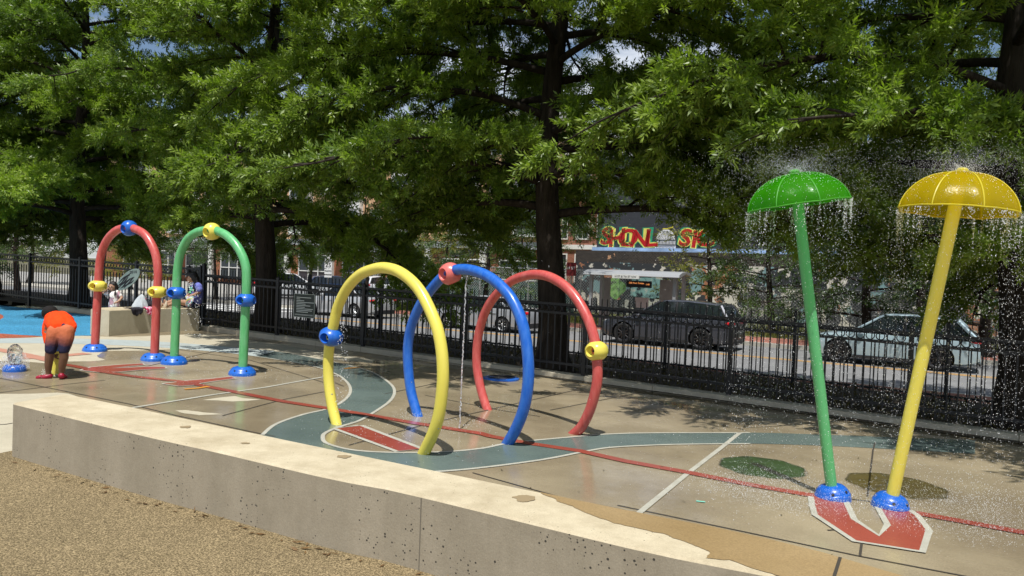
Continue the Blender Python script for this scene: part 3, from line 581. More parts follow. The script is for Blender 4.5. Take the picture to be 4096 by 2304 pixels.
def mushroom(label, base, dep, rim, rimL, rimR, apex, rpole, m_pole, m_cap, m_rib, spin):
    c = at(*rim, dep); L, Rr = at(*rimL, dep), at(*rimR, dep); x = (Rr-L).normalized(); rad = (Rr-L).length/2*c.y/math.hypot(c.x, c.y)*1.05; ap = at(*apex, dep)
    up = Vector((0,-1,0)).cross(x)*-1; up = x.cross(Vector((0,1,0))).normalized(); up = up if up.z > 0 else -up
    y = up.cross(x).normalized(); hd = (ap-c).dot(up)*.92
    root = empty('water_mushroom', base, label, 'water mushroom', 'pair of leaning water mushrooms')
    top = c+up*hd*.97; b = MB(); b.tube([base, base.lerp(top, .5), top], rpole, 20); b.build('pole', m_pole, root, smooth=True)
    # cap: eight pillowed panels meeting at ribs
    M = Matrix((x, y, up)).transposed().to_4x4(); M.translation = c
    NS, NR = 64, 18; b = MB(); vs = []; fs = []
    for i in range(NR+1):
        a = i/NR; rr = math.sin(a*PI/2)**.92; z = math.cos(a*PI/2*1.0)**.85 if i < NR else 0
        z = max(0, 1-rr**2.3)**.62
        for k in range(NS):
            q = 2*PI*k/NS+spin; ph = (k % 8)/8; pil = 1-.075*(1-abs(math.cos(PI*(ph-.5)))**.8*1.)*1.0
            pil = (1-.07*math.sin(PI*ph)**2*rr) ; lift = .035*math.sin(PI*ph)*rr*(a)
            vs.append(Vector((rr*rad*pil*math.cos(q), rr*rad*pil*math.sin(q), (z+lift*.6)*hd)))
    for i in range(NR):
        for k in range(NS): fs.append((i*NS+k, i*NS+(k+1) % NS, (i+1)*NS+(k+1) % NS, (i+1)*NS+k))
    b.add([M@p for p in vs], fs); cap = b.build('cap', m_cap, root, smooth=2)
    sm = cap.modifiers.new('s', 'SOLIDIFY'); sm.thickness = .006; apply_mods(cap); cap.data.polygons.foreach_set('use_smooth', [True]*len(cap.data.polygons))
    for j in range(8):
        pts = [M@vs[i*NS+8*j] for i in range(1, NR+1)]; rb = MB(); rb.tube(pts, .0055, 6); rb.build('rib', m_rib, cap, smooth=True)
    rb = MB(); rb.tube([M@vs[NR*NS+k] for k in range(NS)]+[M@vs[NR*NS]], .006, 6, caps=False); rb.build('rim', m_rib, cap, smooth=True)
    kb_ = MB(); kb_.lathe([(.045, -.03), (.045, .02), (.03, .035)], 16, Matrix.Translation(up*hd)@M); kb_.build('nozzle', m_rib, root, smooth=True)
    tilt = Vector((0,0,1)).rotation_difference((top-base).normalized())
    flange(base+Vector((0,0,.0)), .15, .115, root, paint('blue', .12), tilt)
    return dict(c=c, up=up, rad=rad, M=M, vs=vs, NR=NR, NS=NS, top=top, root=root, hd=hd)
mg = mushroom('green water mushroom with a translucent green cap, its pole leaning left', gp(3331,1992), 6.5, (3193,822), (2988,847), (3398,793), (3178,684), .047, paint('green', .15), cap_mat('translucent green dome', srgb(96, 198, 36), srgb(128, 212, 60)), mat('green cap rib', srgb(70, 150, 40), .4), .03)
my = mushroom('larger yellow water mushroom with a translucent yellow cap, its pole leaning right', gp(3560,2028), 6.1, (3830,848), (3587,822), (4073,874), (3842,675), .051, paint('yellow', .1), cap_mat('translucent yellow dome', srgb(222, 208, 26), srgb(234, 220, 60)), mat('yellow cap rib', srgb(200, 184, 44), .4), .647)

# drain, ground jets
dc = gp(2005, 1512, .015); dr = empty('drain_cover', dc, 'round blue drain cover set in the wet pad behind the hoops', 'drain cover')
b = MB(); b.lathe([(.3, -.03), (.3, .004), (.29, .01)], 40, Matrix.Translation(dc)); b.build('cover', paint('blue', .35), dr)
b = MB()
for k in range(1, 9):
    b.tube([dc+Vector((math.cos(q)*k*.028, .04+math.sin(q)*k*.026, .0125)) for q in [2*PI*i/24 for i in range(25)]], .008, 5, caps=False)
b.build('grate', M_DARK, dr)
jc = gp(58, 1484); jt = empty('ground_jet', jc, 'low blue ground jet ring with a dome of water at the left edge', 'ground jet')
b = MB(); b.lathe([(.14, -.02), (.145, .03), (.13, .07), (.1, .088), (.07, .09)], 28, Matrix.Translation(jc)); b.build('ring', paint('blue', .12), jt, smooth=True)
b = MB(); b.lathe([(.055, .086), (.055, .1), (.04, .104)], 20, Matrix.Translation(jc)); b.build('nozzle', mat('magenta nozzle', srgb(150, 50, 90), .4), jt, smooth=True)
yc = gp(221, 1504); yt = empty('ground_spout', yc, 'yellow ground spout with a blue top, held between the knees of the bending boy', 'ground spout')
b = MB(); b.tube([yc, yc+Vector((0,0,.34))], .052, 20); b.build('pipe', paint('yellow', .35), yt, smooth=True)
b = MB(); b.lathe([(.055, .34), (.062, .36), (.062, .43), (.04, .45)], 20, Matrix.Translation(yc)); b.build('top', paint('blue', .12), yt, smooth=True)
b = MB(); b.lathe([(.085, -.01), (.085, .008), (.06, .02), (.054, .022)], 24, Matrix.Translation(yc)); b.build('collar', M_STEEL, yt, smooth=True)
# ---------------------------------------------------------------- trees
M_BARK = mat('grey brown bark', (.036, .029, .023), .95, .2, var=.45, vscale=5, bump=.9, bscale=14, stretch=(2.5, 2.5, .45), bdist=.03)
M_LEAF = leaf_mat('willow oak leaves', (.035, .09, .014), (.335, .435, .056), .36, .5)
M_LEAF2 = leaf_mat('yellow green leaves', (.1, .12, .02), (.22, .2, .04), .4)
M_LEAF3 = leaf_mat('deep green leaves', (.028, .06, .014), (.09, .14, .035), .3)
def leaf_mesh(name, c, d, nrm, ln, wd, tone, m, parent):
    """every leaf a slender rhombus; arrays of n"""
    n = len(c); side = np.cross(d, nrm); side /= np.linalg.norm(side, axis=1)[:, None]+1e-9
    V = np.empty((n, 4, 3), np.float32)
    V[:, 0] = c; V[:, 2] = c+d*ln[:, None]; mid = c+d*(ln*.45)[:, None]
    V[:, 1] = mid+side*(wd/2)[:, None]; V[:, 3] = mid-side*(wd/2)[:, None]
    me = bpy.data.meshes.new(name); me.vertices.add(4*n); me.vertices.foreach_set('co', V.ravel())
    me.loops.add(4*n); me.loops.foreach_set('vertex_index', np.arange(4*n, dtype=np.int32))
    me.polygons.add(n); me.polygons.foreach_set('loop_start', np.arange(0, 4*n, 4, dtype=np.int32))
    try: me.polygons.foreach_set('loop_total', np.full(n, 4, np.int32))
    except Exception: pass
    a = me.attributes.new('tone', 'FLOAT', 'FACE'); a.data.foreach_set('value', tone.astype(np.float32))
    me.update(calc_edges=True); me.materials.append(m)
    o = bpy.data.objects.new(name, me); COL.objects.link(o)
    if parent is not None: put(o, parent)
    return o
def rot_any(v, rs, amt):                       # jitter unit vectors
    q = v+rs.normal(0, amt, v.shape); return q/np.linalg.norm(q, axis=-1, keepdims=True)
def tree(name, label, base, height, zlow, rad, trunk_r, seed, nlimb=46, leaf=.12, lw=.27, m=M_LEAF, group=None, cat='tree', twig_step=.13, leaves=11, dens=1., lean=(0, 0), aim=None, near=True, droop=1., cull=None, topx=.75, skip=None):
    rs = np.random.default_rng(seed); base = Vector(base); root = empty(name, base, label, cat, group)
    wood = MB(); hh = height*.93
    def tr(z): t = z/hh; return np.array([base.x+lean[0]*t+.12*math.sin(z*.8+seed), base.y+lean[1]*t+.1*math.cos(z*.7+seed*2), base.z+z])
    tp = [Vector(tr(z)) for z in np.linspace(0, hh, 16)]
    rr = [trunk_r*max(.08, (1-.93*(i/15)**.9)) for i in range(16)]
    tp = [tp[0]-Vector((0,0,.2)), tp[0]+Vector((0,0,.02)), tp[0].lerp(tp[1], .35)]+tp[1:]; rr = [trunk_r*1.75, trunk_r*1.5, trunk_r*1.08]+rr[1:]
    wood.tube(tp, rr, 14)
    C = []; Dd = []; G = []                    # twig roots, directions, coarse flag
    for i in range(nlimb):
        f = (i+.5)/nlimb; z = zlow+.35+(hh-zlow-.4)*f**1.08
        az = i*2.39996+rs.normal(0, .25)+seed
        if aim is not None and i < len(aim): az, z = aim[i]
        if skip is not None and skip(az, z): continue
        k = (z-zlow)/(height-zlow); lt = rs.random(); L = rad*(max(.02, 1-k**1.5)**.68)*rs.uniform(.78, 1.12)
        up = .16+.5*k+rs.normal(0, .05); dr = (.42-.2*k)*droop+rs.normal(0, .05)
        ns = 13; P = []
        for j in range(ns):
            t = j/(ns-1); aj = az+.18*math.sin(t*3+i)*t
            P.append(tr(z)+np.array([math.cos(aj)*L*t, math.sin(aj)*L*t, L*(up*t-dr*t*t)])+rs.normal(0, .025, 3)*L*.25*t)
        P = np.array(P)
        if cull is not None:
            bad = cull(P)
            bad[:3] = False
            if bad.any():
                e = int(np.argmax(bad))
                if e < 5: continue
                P = P[:e]; L *= e/ns; ns = e
        wr = max(.02, trunk_r*.3*(1-k*.6))
        wood.tube([Vector(p) for p in P], [wr*(1-.9*j/(ns-1)) for j in range(ns)], 6)
        nsub = int(max(5, L/.21)); sgn = 1
        for s in range(nsub):
            t = .16+.84*(s+rs.uniform(0, .9))/nsub; t = min(t, .995); q = t*(ns-1); j = int(q); o = P[j]+(P[min(j+1, ns-1)]-P[j])*(q-j)
            ld = P[min(j+1, ns-1)]-P[max(j-1, 0)]; ld /= np.linalg.norm(ld)+1e-9
            sgn = -sgn; sd = np.array([-ld[1], ld[0], 0])*sgn; dv = ld*rs.uniform(.5, .95)+sd*rs.uniform(.55, 1)+np.array([0, 0, rs.normal(.08, .26)]); dv /= np.linalg.norm(dv)
            l = (.31*L*(1-t*.62)+.26)*rs.uniform(.6, 1.15)
            if s > nsub-3: dv = ld; l = .45
            n2 = 7; Q = np.array([o+dv*l*(a/(n2-1))+np.array([0, 0, -.30*droop*l*(a/(n2-1))**2]) for a in range(n2)])
            if cull is not None and cull(Q).any(): continue
            if l > .5: wood.tube([Vector(p) for p in Q], [wr*.42*(1-.85*a/(n2-1))*(1-.5*t) for a in range(n2)], 4, caps=False)
            nt = max(3, int(l/twig_step*dens)); tt = rs.uniform(.12, 1., nt); qi = tt*(n2-1); ji = np.minimum(qi.astype(int), n2-2); oo = Q[ji]+(Q[ji+1]-Q[ji])*(qi-ji)[:, None]
            dd = rot_any(np.tile(dv, (nt, 1)), rs, .55); dd[:, 2] *= .75; dd[:, 2] -= .04; dd /= np.linalg.norm(dd, axis=1)[:, None]
            oo = oo+dd*rs.uniform(0, .24, nt)[:, None]; C.append(oo); Dd.append(dd); G.append(np.full(nt, lt))
    for _ in range(0): pass
    C = np.concatenate(C); Dd = np.concatenate(Dd); G = np.concatenate(G)
    keep = C[:, 2] > base.z+.6
    if cull is not None: keep &= ~cull(C)
    C, Dd, G = C[keep], Dd[keep], G[keep]
    wood.build('trunk', M_BARK, root, smooth=2)
    if near:
        u, v, yc = project(C); vis = (u > -420) & (u < 4520) & (v > -420) & (v < 2600) & (C[:, 1] > 1)
        fine = vis; co_ = (~vis) & (rs.random(len(C)) < .22)
    else: fine = np.ones(len(C), bool); co_ = np.zeros(len(C), bool)
    parts = []
    for sel, sc, nl in ((fine, 1., leaves), (co_, 2.1, 7)):
        c = C[sel]; d = Dd[sel]; n = len(c)
        if not n: continue
        tw = rs.random(n)*.45+G[sel]*.55
        c = np.repeat(c, nl, 0); d0 = np.repeat(d, nl, 0); tone = np.repeat(tw, nl)
        k = np.tile(np.arange(nl)/nl, n); ph = np.tile(np.arange(nl)*2.4, n)+np.repeat(rs.uniform(0, 6.28, n), nl)
        a = np.cross(d0, np.array([0, 0, 1.])); a /= np.linalg.norm(a, axis=1)[:, None]+1e-9; b = np.cross(a, d0)
        rad_ = a*np.cos(ph)[:, None]+b*np.sin(ph)[:, None]; open_ = np.where(k > .7, .45, .95)[:, None]
        dl = d0*(.55+.5*k)[:, None]+rad_*open_+rs.normal(0, .16, c.shape); dl[:, 2] -= .06; dl /= np.linalg.norm(dl, axis=1)[:, None]
        cc = c+d0*(k*leaf*1.7*sc)[:, None]
        nr = np.cross(dl, rot_any(rad_, rs, .5)); nr = np.cross(nr, dl)*.0+rot_any(np.array([0, -.35, .8])+rs.normal(0, .55, c.shape), rs, .1)
        ln = leaf*sc*rs.uniform(.7, 1.15, len(c)); parts.append((cc, dl, nr, ln, ln*lw*rs.uniform(.8, 1.2, len(c)), np.clip(tone*.72+rs.random(len(c))*.28, 0, 1)))
    cc, dl, nr, ln, wd, tn = (np.concatenate([p[i] for p in parts]) for i in range(6))
    leaf_mesh('crown', cc, dl, nr, ln, wd, tn, m, root); NLEAF.append(len(cc)); return root
NLEAF = []
def vb(s, off): p = fpt(s, off); return Vector((p.x, p.y, padlim(p.x)-.02))
# the row of willow oaks between the two fences (distance along the fence from the post behind the red hoop)
def su(u):                                      # along-fence position seen at photo column u, one metre behind the fence
    d = ray(u, 1400); o = fpt(0, 1.); t = (o-CAM).dot(FN)/d.dot(FN); return (CAM+d*t-FP0).dot(FDIR)
GT = 'row of willow oaks behind the ring topped fence'
s3, s4 = su(2222), su(4040)
def sunny(C):                                   # boughs do not reach where they would shade the middle of the pad
    t = (C[:, 2])/-SUN.z; gx = C[:, 0]+SUN.x*t; gy = C[:, 1]+SUN.y*t
    lim = np.where(gx < 2.2, 8.+.83*(2.2-gx), 8.-.42*np.maximum(0, gx-3.4)); lim = np.where(gx < -1.3, 10.9+.72*(-1.3-gx), lim)
    lim = np.where((gx < -7.2) & (gx > -10.2), lim+2.4, lim)
    return gy < lim+.35*np.sin(gx*2.3)+.2*np.sin(gx*5.1)
def gap3(C):                                    # the low view kept open under the boughs, right of the bare trunk
    sC = (C[:, 0]-FP0.x)*FDIR.x+(C[:, 1]-FP0.y)*FDIR.y
    return ((sC > s3-.6) & (sC < s3+2.6) & (C[:, 2] < 2.66)) | (C[:, 2] < 2.15) | sunny(C)
def gap4(C):
    sC = (C[:, 0]-FP0.x)*FDIR.x+(C[:, 1]-FP0.y)*FDIR.y; nC = (C[:, 0]-FP0.x)*FN.x+(C[:, 1]-FP0.y)*FN.y
    dm = np.minimum(np.hypot(C[:, 0]-2.9, C[:, 1]-6.3), np.hypot(C[:, 0]-3.6, C[:, 1]-6.0))
    return sunny(C) | ((sC < s3+1.) & (C[:, 2] < 7)) | ((sC < s3+2.5) & (C[:, 2] < 2.8)) | ((nC < -.35) & (C[:, 2] < 2.9) & ((sC < s4-1.5) | (nC < -1.7))) | ((dm < 1.9) & (C[:, 2] < 3.5)) | ((nC < -3.2) & (C[:, 2] < 3.3)) | ((sC < s4-1.2) & (C[:, 2] < 1.75)) | (C[:, 2] < .9)
TREES = [(-60, 1.1, .26, 12, 21, 'willow oak at the far left, its trunk outside the picture', 1.9, 5.6, sunny), (338, .75, .27, 12.5, 33, 'willow oak with a dark trunk behind the blue rubber and left fence', 2.1, 5.2, sunny), (1072, .8, .27, 14.5, 45, 'willow oak whose trunk stands behind the fence right of the green arch', 2.1, 5.6, sunny), (2222, .62, .29, 14.5, 58, 'willow oak with the most exposed trunk, behind the red hoop', 2.2, 6.3, gap3), (4040, 1.2, .3, 13.5, 64, 'willow oak at the right edge, its boughs reaching over the mushrooms', 1.7, 7.7, gap4)]
for (u, off, r_, h_, sd, lb, zl, rd, cu) in TREES:
    s = su(u)
    tree('willow_oak', lb, vb(s, off), h_, zl, rd, r_, sd, nlimb=66 if u == 2222 else 50, group=GT, dens=5.6, skip=(lambda az, z, s=s: u == 2222 and abs((az+1.62+PI) % (2*PI)-PI) < .5 and z < 5.8), leaf=.118 if u < 1500 else .108, lw=.27, leaves=15, cull=cu)
# ---------------------------------------------------------------- street side: buildings, shelter, signs, chain link, far trees
M_TAN = brick_mat('peach brick', srgb(206, 166, 128), srgb(196, 154, 116), srgb(206, 180, 150), 3.2)
M_ORB = brick_mat('orange brick', srgb(150, 94, 66), srgb(136, 82, 56), srgb(176, 140, 116), 3.2)
M_REDB = brick_mat('brown red brick', srgb(150, 98, 78), srgb(134, 84, 66), srgb(160, 140, 124), 3.2)
M_WTRIM = concrete_mat('white painted trim', srgb(222, 222, 218), srgb(232, 232, 228), scale=.5)
M_GTRIM = concrete_mat('grey metal panel', srgb(160, 162, 166), srgb(176, 178, 180), scale=.5)
M_GLASS = mat('dark window glass', (.03, .04, .05), .08, .8)
M_LOUV = mat('grey louvre', srgb(120, 122, 124), .5)
def fmat(t, off, z): M = Matrix((D, NN, Vector((0,0,1)))).transposed().to_4x4(); M.translation = st(t, off, z); return M
def facade_box(b, M, x0, x1, y0, y1, z0, z1, m=0): b.box((x0, y0, z0), (x1, y1, z1), m, M)
def window(par, M, x, z, w, h, mt=None, mull=1, rec=.0):
    b = MB(); fw = .09
    for q in ((x-w/2, z, x-w/2+fw, z+h), (x+w/2-fw, z, x+w/2, z+h), (x-w/2+fw, z, x+w/2-fw, z+fw), (x-w/2+fw, z+h-fw, x+w/2-fw, z+h)): b.box((q[0], -.1, q[1]), (q[2], .02, q[3]), 0, M)
    for k in range(mull): xx_ = x-w/2+w*(k+1)/(mull+1); b.box((xx_-.04, -.08, z+fw), (xx_+.04, .0, z+h-fw), 0, M)
    b.box((x-w/2+fw, -.08, z+h*.52), (x+w/2-fw, -.01, z+h*.52+.07), 0, M)
    o = b.build('window', mt or M_WTRIM, par); g = MB(); g.box((x-w/2+.03, -.05, z+.03), (x+w/2-.03, .01, z+h-.03), 0, M); g.build('pane', M_GLASS, o)
# long apartment block over shops
OB = 26; MA = fmat(0, OB, -.55); L0, L1 = -74, -15
ap = empty('apartment_block', st(-45, OB, -.55), 'peach brick apartment block with white window bays and shop fronts, behind the left trees', 'building')
b = MB(); b.box((L0, 0, 4.2), (L1, 16, 14.1), 0, MA); b.build('wall', M_TAN, ap)
b = MB(); b.box((L0, .25, 0), (L1, 15.8, 4.2), 0, MA); b.build('ground_floor_wall', M_ORB, ap)
b = MB(); b.box((L0-.3, -.45, 14.1), (L1+.4, 16.3, 14.35), 0, MA); b.box((L0-.5, -.7, 14.35), (L1+.6, 16.5, 14.7), 0, MA); b.build('cornice', M_WTRIM, ap)
b = MB(); b.box((L0, -.2, 4.05), (L1, .0, 4.6), 0, MA); b.build('band_course', M_GTRIM, ap)
x = L1-1.7; i = 0
while x > L0+2:
    bay = MB(); bay.box((x-1.35, -.5, 5.), (x+1.35, 0, 13.4), 0, MA); bo = bay.build('window_bay', M_WTRIM, ap); Mb = MA@Matrix.Translation((0, -.5, 0))
    for z in (5.5, 8.4, 11.3): window(ap, Mb, x, z, 2.1, 1.75, M_GTRIM)
    if x-3.3 > L0+1:
        for z in (5.7, 8.6, 11.5): window(ap, MA, x-3.3, z, 1.2, 1.6)
    x -= 6.2; i += 1
x = L1-2.6
while x > L0+3:
    b = MB(); b.box((x+1.95, -.15, 0), (x+2.5, .25, 4.05), 0, MA); b.build('column', M_WTRIM, ap)
    b = MB(); b.box((x-1.9, .1, .5), (x+1.9, .24, 3.1), 0, MA); sh = b.build('shop_window', M_GLASS, ap); b = MB()
    for q in (-1.9, -.63, .63, 1.84): b.box((x+q, .02, .4), (x+q+.08, .1, 3.2), 0, MA)
    b.box((x-1.9, .02, 1.6), (x+1.9, .09, 1.68), 0, MA); b.box((x-1.9, .02, 3.1), (x+1.9, .1, 3.2), 0, MA); b.build('frame', M_WTRIM, sh)
    b = MB()
    for k in range(7): b.box((x-1.2, .03, 3.32+k*.095), (x+1.2, .2, 3.37+k*.095), 0, MA)
    b.build('louvre', M_LOUV, ap); x -= 5.6
for x in (-58, -46.5, -34): b = MB(); b.box((x-3, -1.5, 3.55), (x+3, -.2, 3.95), 0, MA); b.build('canopy', M_GTRIM, ap)
# brown brick house at the end, right of the bare trunk
MBk = fmat(-3.8, 28, -.5); bh = empty('brick_house', st(-12, 28, -.5), 'brown brick house with tall white windows, just right of the bare tree trunk', 'building')
b = MB(); b.box((-12.4, 0, 0), (-5.2, 12, 11.2), 0, MBk); b.build('wall', M_REDB, bh)
b = MB(); b.box((-12.6, -.3, 11.2), (-5., 12.3, 11.7), 0, MBk); b.build('cornice', M_WTRIM, bh)
b = MB(); b.box((-12.4, -.15, 4.15), (-5.2, 0, 4.5), 0, MBk); b.build('band_course', M_WTRIM, bh)
for x in (-11.2, -9.4, -7.6, -6.1):
    for z in (1.6, 4.9, 8.1): window(bh, MBk, x, z, 1.15, 2.2)
def blotch0(name, cols, sc):
    m = mat(name, cols[0], .8, .2); N, Lk, p = nodes(m); t = N.new('ShaderNodeTexCoord'); n = N.new('ShaderNodeTexNoise'); n.inputs['Scale'].default_value = sc; n.inputs['Detail'].default_value = 6; Lk(t.outputs['Object'], n.inputs[0]); r = N.new('ShaderNodeValToRGB'); r.color_ramp.interpolation = 'CONSTANT'
    e = r.color_ramp.elements; e[0].position = 0; e[0].color = (*cols[0], 1); e[1].position = .42; e[1].color = (*cols[1], 1)
    for i, c in enumerate(cols[2:]): q = e.new(.5+.1*i); q.color = (*c, 1)
    Lk(n.outputs['Fac'], r.inputs[0]); Lk(r.outputs[0], p.inputs['Base Color']); return m
# the mural building
OM = 16; MM = fmat(0, OM, -.5)
mu = empty('mural_building', st(2, OM, -.5), 'dark building with red graffiti mural and white dome above peeling brick', 'building')
M_PEEL = brick_mat('peeling painted brick', srgb(178, 120, 88), srgb(160, 104, 76), srgb(150, 130, 112), 3.2, peel=((srgb(58, 60, 64), .55, .43, 3.), (srgb(206, 200, 190), 1.2, .56, 11.), (srgb(120, 150, 154), .7, .6, 23.)))
M_SOOT = brick_mat('sooty dark brick', srgb(64, 60, 58), srgb(50, 48, 48), srgb(110, 96, 84), 3.2, peel=((srgb(196, 150, 118), 1.6, .66, 5.),))
M_CHAR = brick_mat('charcoal painted brick', srgb(66, 68, 74), srgb(60, 62, 68), srgb(56, 58, 62), 3.2)
b = MB(); b.box((-7.8, 0, 0), (16, 11, 3.0), 0, MM); b.build('lower_wall', M_PEEL, mu)
b = MB(); b.box((-7.8, .02, 3.0), (16, 11, 3.68), 0, MM); b.build('middle_wall', M_SOOT, mu)
b = MB(); b.box((-6.6, .35, 3.68), (16, 10.5, 9.2), 0, MM); b.build('upper_wall', M_CHAR, mu)
b = MB(); b.box((-6.8, .1, 3.68), (16, .34, 3.76), 0, MM); b.box((-6.8, .16, 3.76), (16, .34, 3.9), 0, MM); b.build('ledge', mat('blue grey ledge', srgb(150, 176, 210), .6, var=.3, vscale=1.), mu)
b = MB(); b.box((-6.7, .2, 9.2), (16.2, 10.7, 9.4), 0, MM); b.build('coping', M_GTRIM, mu)
GRAF = ((srgb(40, 150, 110), .10, .0), (srgb(236, 226, 110), .055, .012), (srgb(186, 24, 30), .0, .024))
def graffiti(txt, x, z, size, sp):
    rg = random.Random(len(txt)); xs = x
    for ch in txt:
        rot = rg.uniform(-.14, .14); dz = rg.uniform(-.08, .08); adv = size*.62*sp
        for c, off, pr in GRAF:
            Mx = MM@Matrix.Translation((xs+adv/2, .34-pr, z+dz))@Matrix.Rotation(PI/2, 4, 'X')@Matrix.Rotation(rot, 4, 'Z')@Matrix.Diagonal((1.12, .98, 1, 1))
            text_on('lettering', ch, size, Mx, GM[c], mu, offset=off+.03, extrude=.012, shear=rg.uniform(-.05, .2))
        xs += adv
GM = {c: mat('graffiti spray paint', c, .7) for c, _, _ in GRAF}
graffiti('SHONL', -6.4, 4.48, 1.42, .8); graffiti('SIC', -1.5, 4.46, 1.35, .68)
# painted dome
cx, z0, DS = -2.32, 3.7, .58
wd = mat('white mural paint', srgb(226, 226, 230), .7); dk = mat('black mural line', srgb(40, 42, 48), .7); gd = mat('gold mural paint', srgb(214, 200, 70), .7)
def mflat(poly, pr, m, nm='mural_dome'): b = MB(); poly = [(cx+(x-cx)*DS, z0+(z-z0)*DS) for x, z in poly]; b.prism(poly, .012, MM@Matrix.Translation((0, .34-pr, 0))@Matrix.Rotation(PI/2, 4, 'X')); return b.build(nm, m, mu)
cx, z0, DS = -2.32, 3.7, .58
dome = [(cx-1.05, z0), (cx+1.05, z0), (cx+1.05, z0+.55), (cx+1.0, z0+.6), (cx+1.0, z0+1.1), (cx+.95, z0+1.2)]+[(cx+.95*math.cos(q), z0+1.2+1.0*math.sin(q)) for q in [PI*k/16 for k in range(1, 16)]]+[(cx-.95, z0+1.2), (cx-1.0, z0+1.1), (cx-1.0, z0+.6), (cx-1.05, z0+.55)]
mflat(dome, .012, wd)
for k in range(-4, 5):
    xt = cx+k*.05; xb = cx+k*.2; mflat([(xb-.014, z0+1.22), (xb+.014, z0+1.22), (xt+.008, z0+2.05), (xt-.008, z0+2.05)], .024, dk, 'mural_line')
for z in (.12, .5, .62, .7, 1.08, 1.16): mflat([(cx-.98, z0+z), (cx+.98, z0+z), (cx+.98, z0+z+.025), (cx-.98, z0+z+.025)], .024, dk, 'mural_line')
for k in range(-6, 7):
    for z, h in ((.2, .22), (.78, .22)): mflat([(cx+k*.145-.03, z0+z), (cx+k*.145+.03, z0+z), (cx+k*.145+.03, z0+z+h), (cx+k*.145-.03, z0+z+h)], .025, dk, 'mural_line')
mflat([(cx-.45, z0+2.2), (cx-.2, z0+2.32), (cx+.1, z0+2.3), (cx+.7, z0+2.5), (cx+.75, z0+2.38), (cx+.3, z0+2.2), (cx+.1, z0+2.18)], .02, gd, 'mural_bird')
b = MB(); b.prism([(-5.1+.55*math.cos(q)*(1+.16*math.cos(3*q)), 1.55+.62*math.sin(q)*(1+.14*math.cos(4*q))) for q in [2*PI*k/40 for k in range(40)]], .012, MM@Matrix.Translation((0, .0, 0))@Matrix.Rotation(PI/2, 4, 'X')); b.build('green_tag', blotch0('green spray paint', (srgb(64, 80, 56), srgb(104, 150, 76), srgb(124, 172, 92), srgb(140, 180, 110)), 3.4), mu)
b = MB(); b.prism([(-4.2, 1.1), (-2.4, 1.), (-2.2, 2.1), (-3.2, 2.2), (-4.1, 2.15)], .01, MM@Matrix.Translation((0, .0, 0))@Matrix.Rotation(PI/2, 4, 'X')); b.build('teal_patch', blotch0('pale teal and grey paint', (srgb(60, 70, 76), srgb(120, 150, 150), srgb(150, 188, 186), srgb(196, 200, 190)), 2.6), mu)
# white sidewall seen past the trunk: bus shelter
OS = 5.4; MS = fmat(-1.55, OS, -.55); MSW = Vector((0, 0, 0))
sh = empty('bus_shelter', st(.8, OS, -.55), 'grey bus shelter with curved roof and message board in front of the mural', 'bus shelter')
M_ALU = mat('brushed grey aluminium', srgb(176, 178, 180), .35, metal=.3); M_CLEAR = mat('shelter glass', srgb(200, 206, 206), .05, trans=1., ior=1.05)
b = MB(); prof = [(-.9, 2.32), (-.85, 2.42), (-.5, 2.52), (0, 2.56), (.5, 2.52), (.75, 2.42), (.75, 2.36), (0, 2.48), (-.8, 2.3)]
vs = [MS@Vector((x, y, z)) for x in (-.2, 4.1) for y, z in prof]; k = len(prof)
b.add(vs, [tuple(range(k)), tuple(range(2*k-1, k-1, -1))]+[(i, k+i, k+(i+1) % k, (i+1) % k) for i in range(k)]); b.build('roof', M_ALU, sh)
for x in (0., 3.75):
    b = MB(); b.box((x, .5, 0), (x+.13, .63, 2.4), 0, MS); b.box((x, -.6, 0), (x+.13, -.47, 2.3), 0, MS); b.build('post', M_ALU, sh)
b = MB(); b.box((1.2, -.93, 2.2), (2.4, -.85, 2.36), 0, MS); b.build('fascia_sign', M_WTRIM, sh)
text_on('lettering', 'H ST & 7th ST NW', .12, MS@Matrix.Translation((1.8, -.935, 2.28))@Matrix.Rotation(PI/2, 4, 'X'), mat('grey lettering', (.15, .15, .15), .6), sh, extrude=.003)
b = MB(); b.box((1.6, -.3, 1.84), (2.7, -.2, 2.12), 0, MS); db = b.build('message_board', M_DARK, sh)
M_LED = bpy.data.materials.new('amber display'); M_LED.use_nodes = True; M_LED.node_tree.nodes['Principled BSDF'].inputs['Emission Color'].default_value = (1, .3, .03, 1); M_LED.node_tree.nodes['Principled BSDF'].inputs['Emission Strength'].default_value = .9
text_on('lettering', 'C81 Fort Totten', .1, MS@Matrix.Translation((2.05, -.305, 2.02))@Matrix.Rotation(PI/2, 4, 'X'), M_LED, db, extrude=.003); text_on('lettering', '1:40', .1, MS@Matrix.Translation((2.55, -.305, 1.98))@Matrix.Rotation(PI/2, 4, 'X'), M_LED, db, extrude=.003)
for x0, x1 in ((.2, .5), (2.8, 3.6)):
    b = MB(); b.box((x0, .48, .3), (x1, .56, 2.2), 0, MS); b.build('map_panel', mat('grey map panel', srgb(150, 154, 152), .4, var=.12, vscale=6), sh)
b = MB(); b.box((1.7, .5, .95), (2.3, .54, 1.4), 0, MS); b.build('notice', mat('white notice', srgb(200, 196, 196), .6), sh)
b = MB(); b.box((.9, .52, .25), (3.2, .54, 2.3), 0, MS); b.build('glass_panel', M_CLEAR, sh)
b = MB(); b.box((1.0, .1, .42), (3., .45, .48), 0, MS); b.box((1.2, .2, 0), (1.28, .35, .42), 0, MS); b.box((2.7, .2, 0), (2.78, .35, .42), 0, MS); b.build('bench', M_ALU, sh)
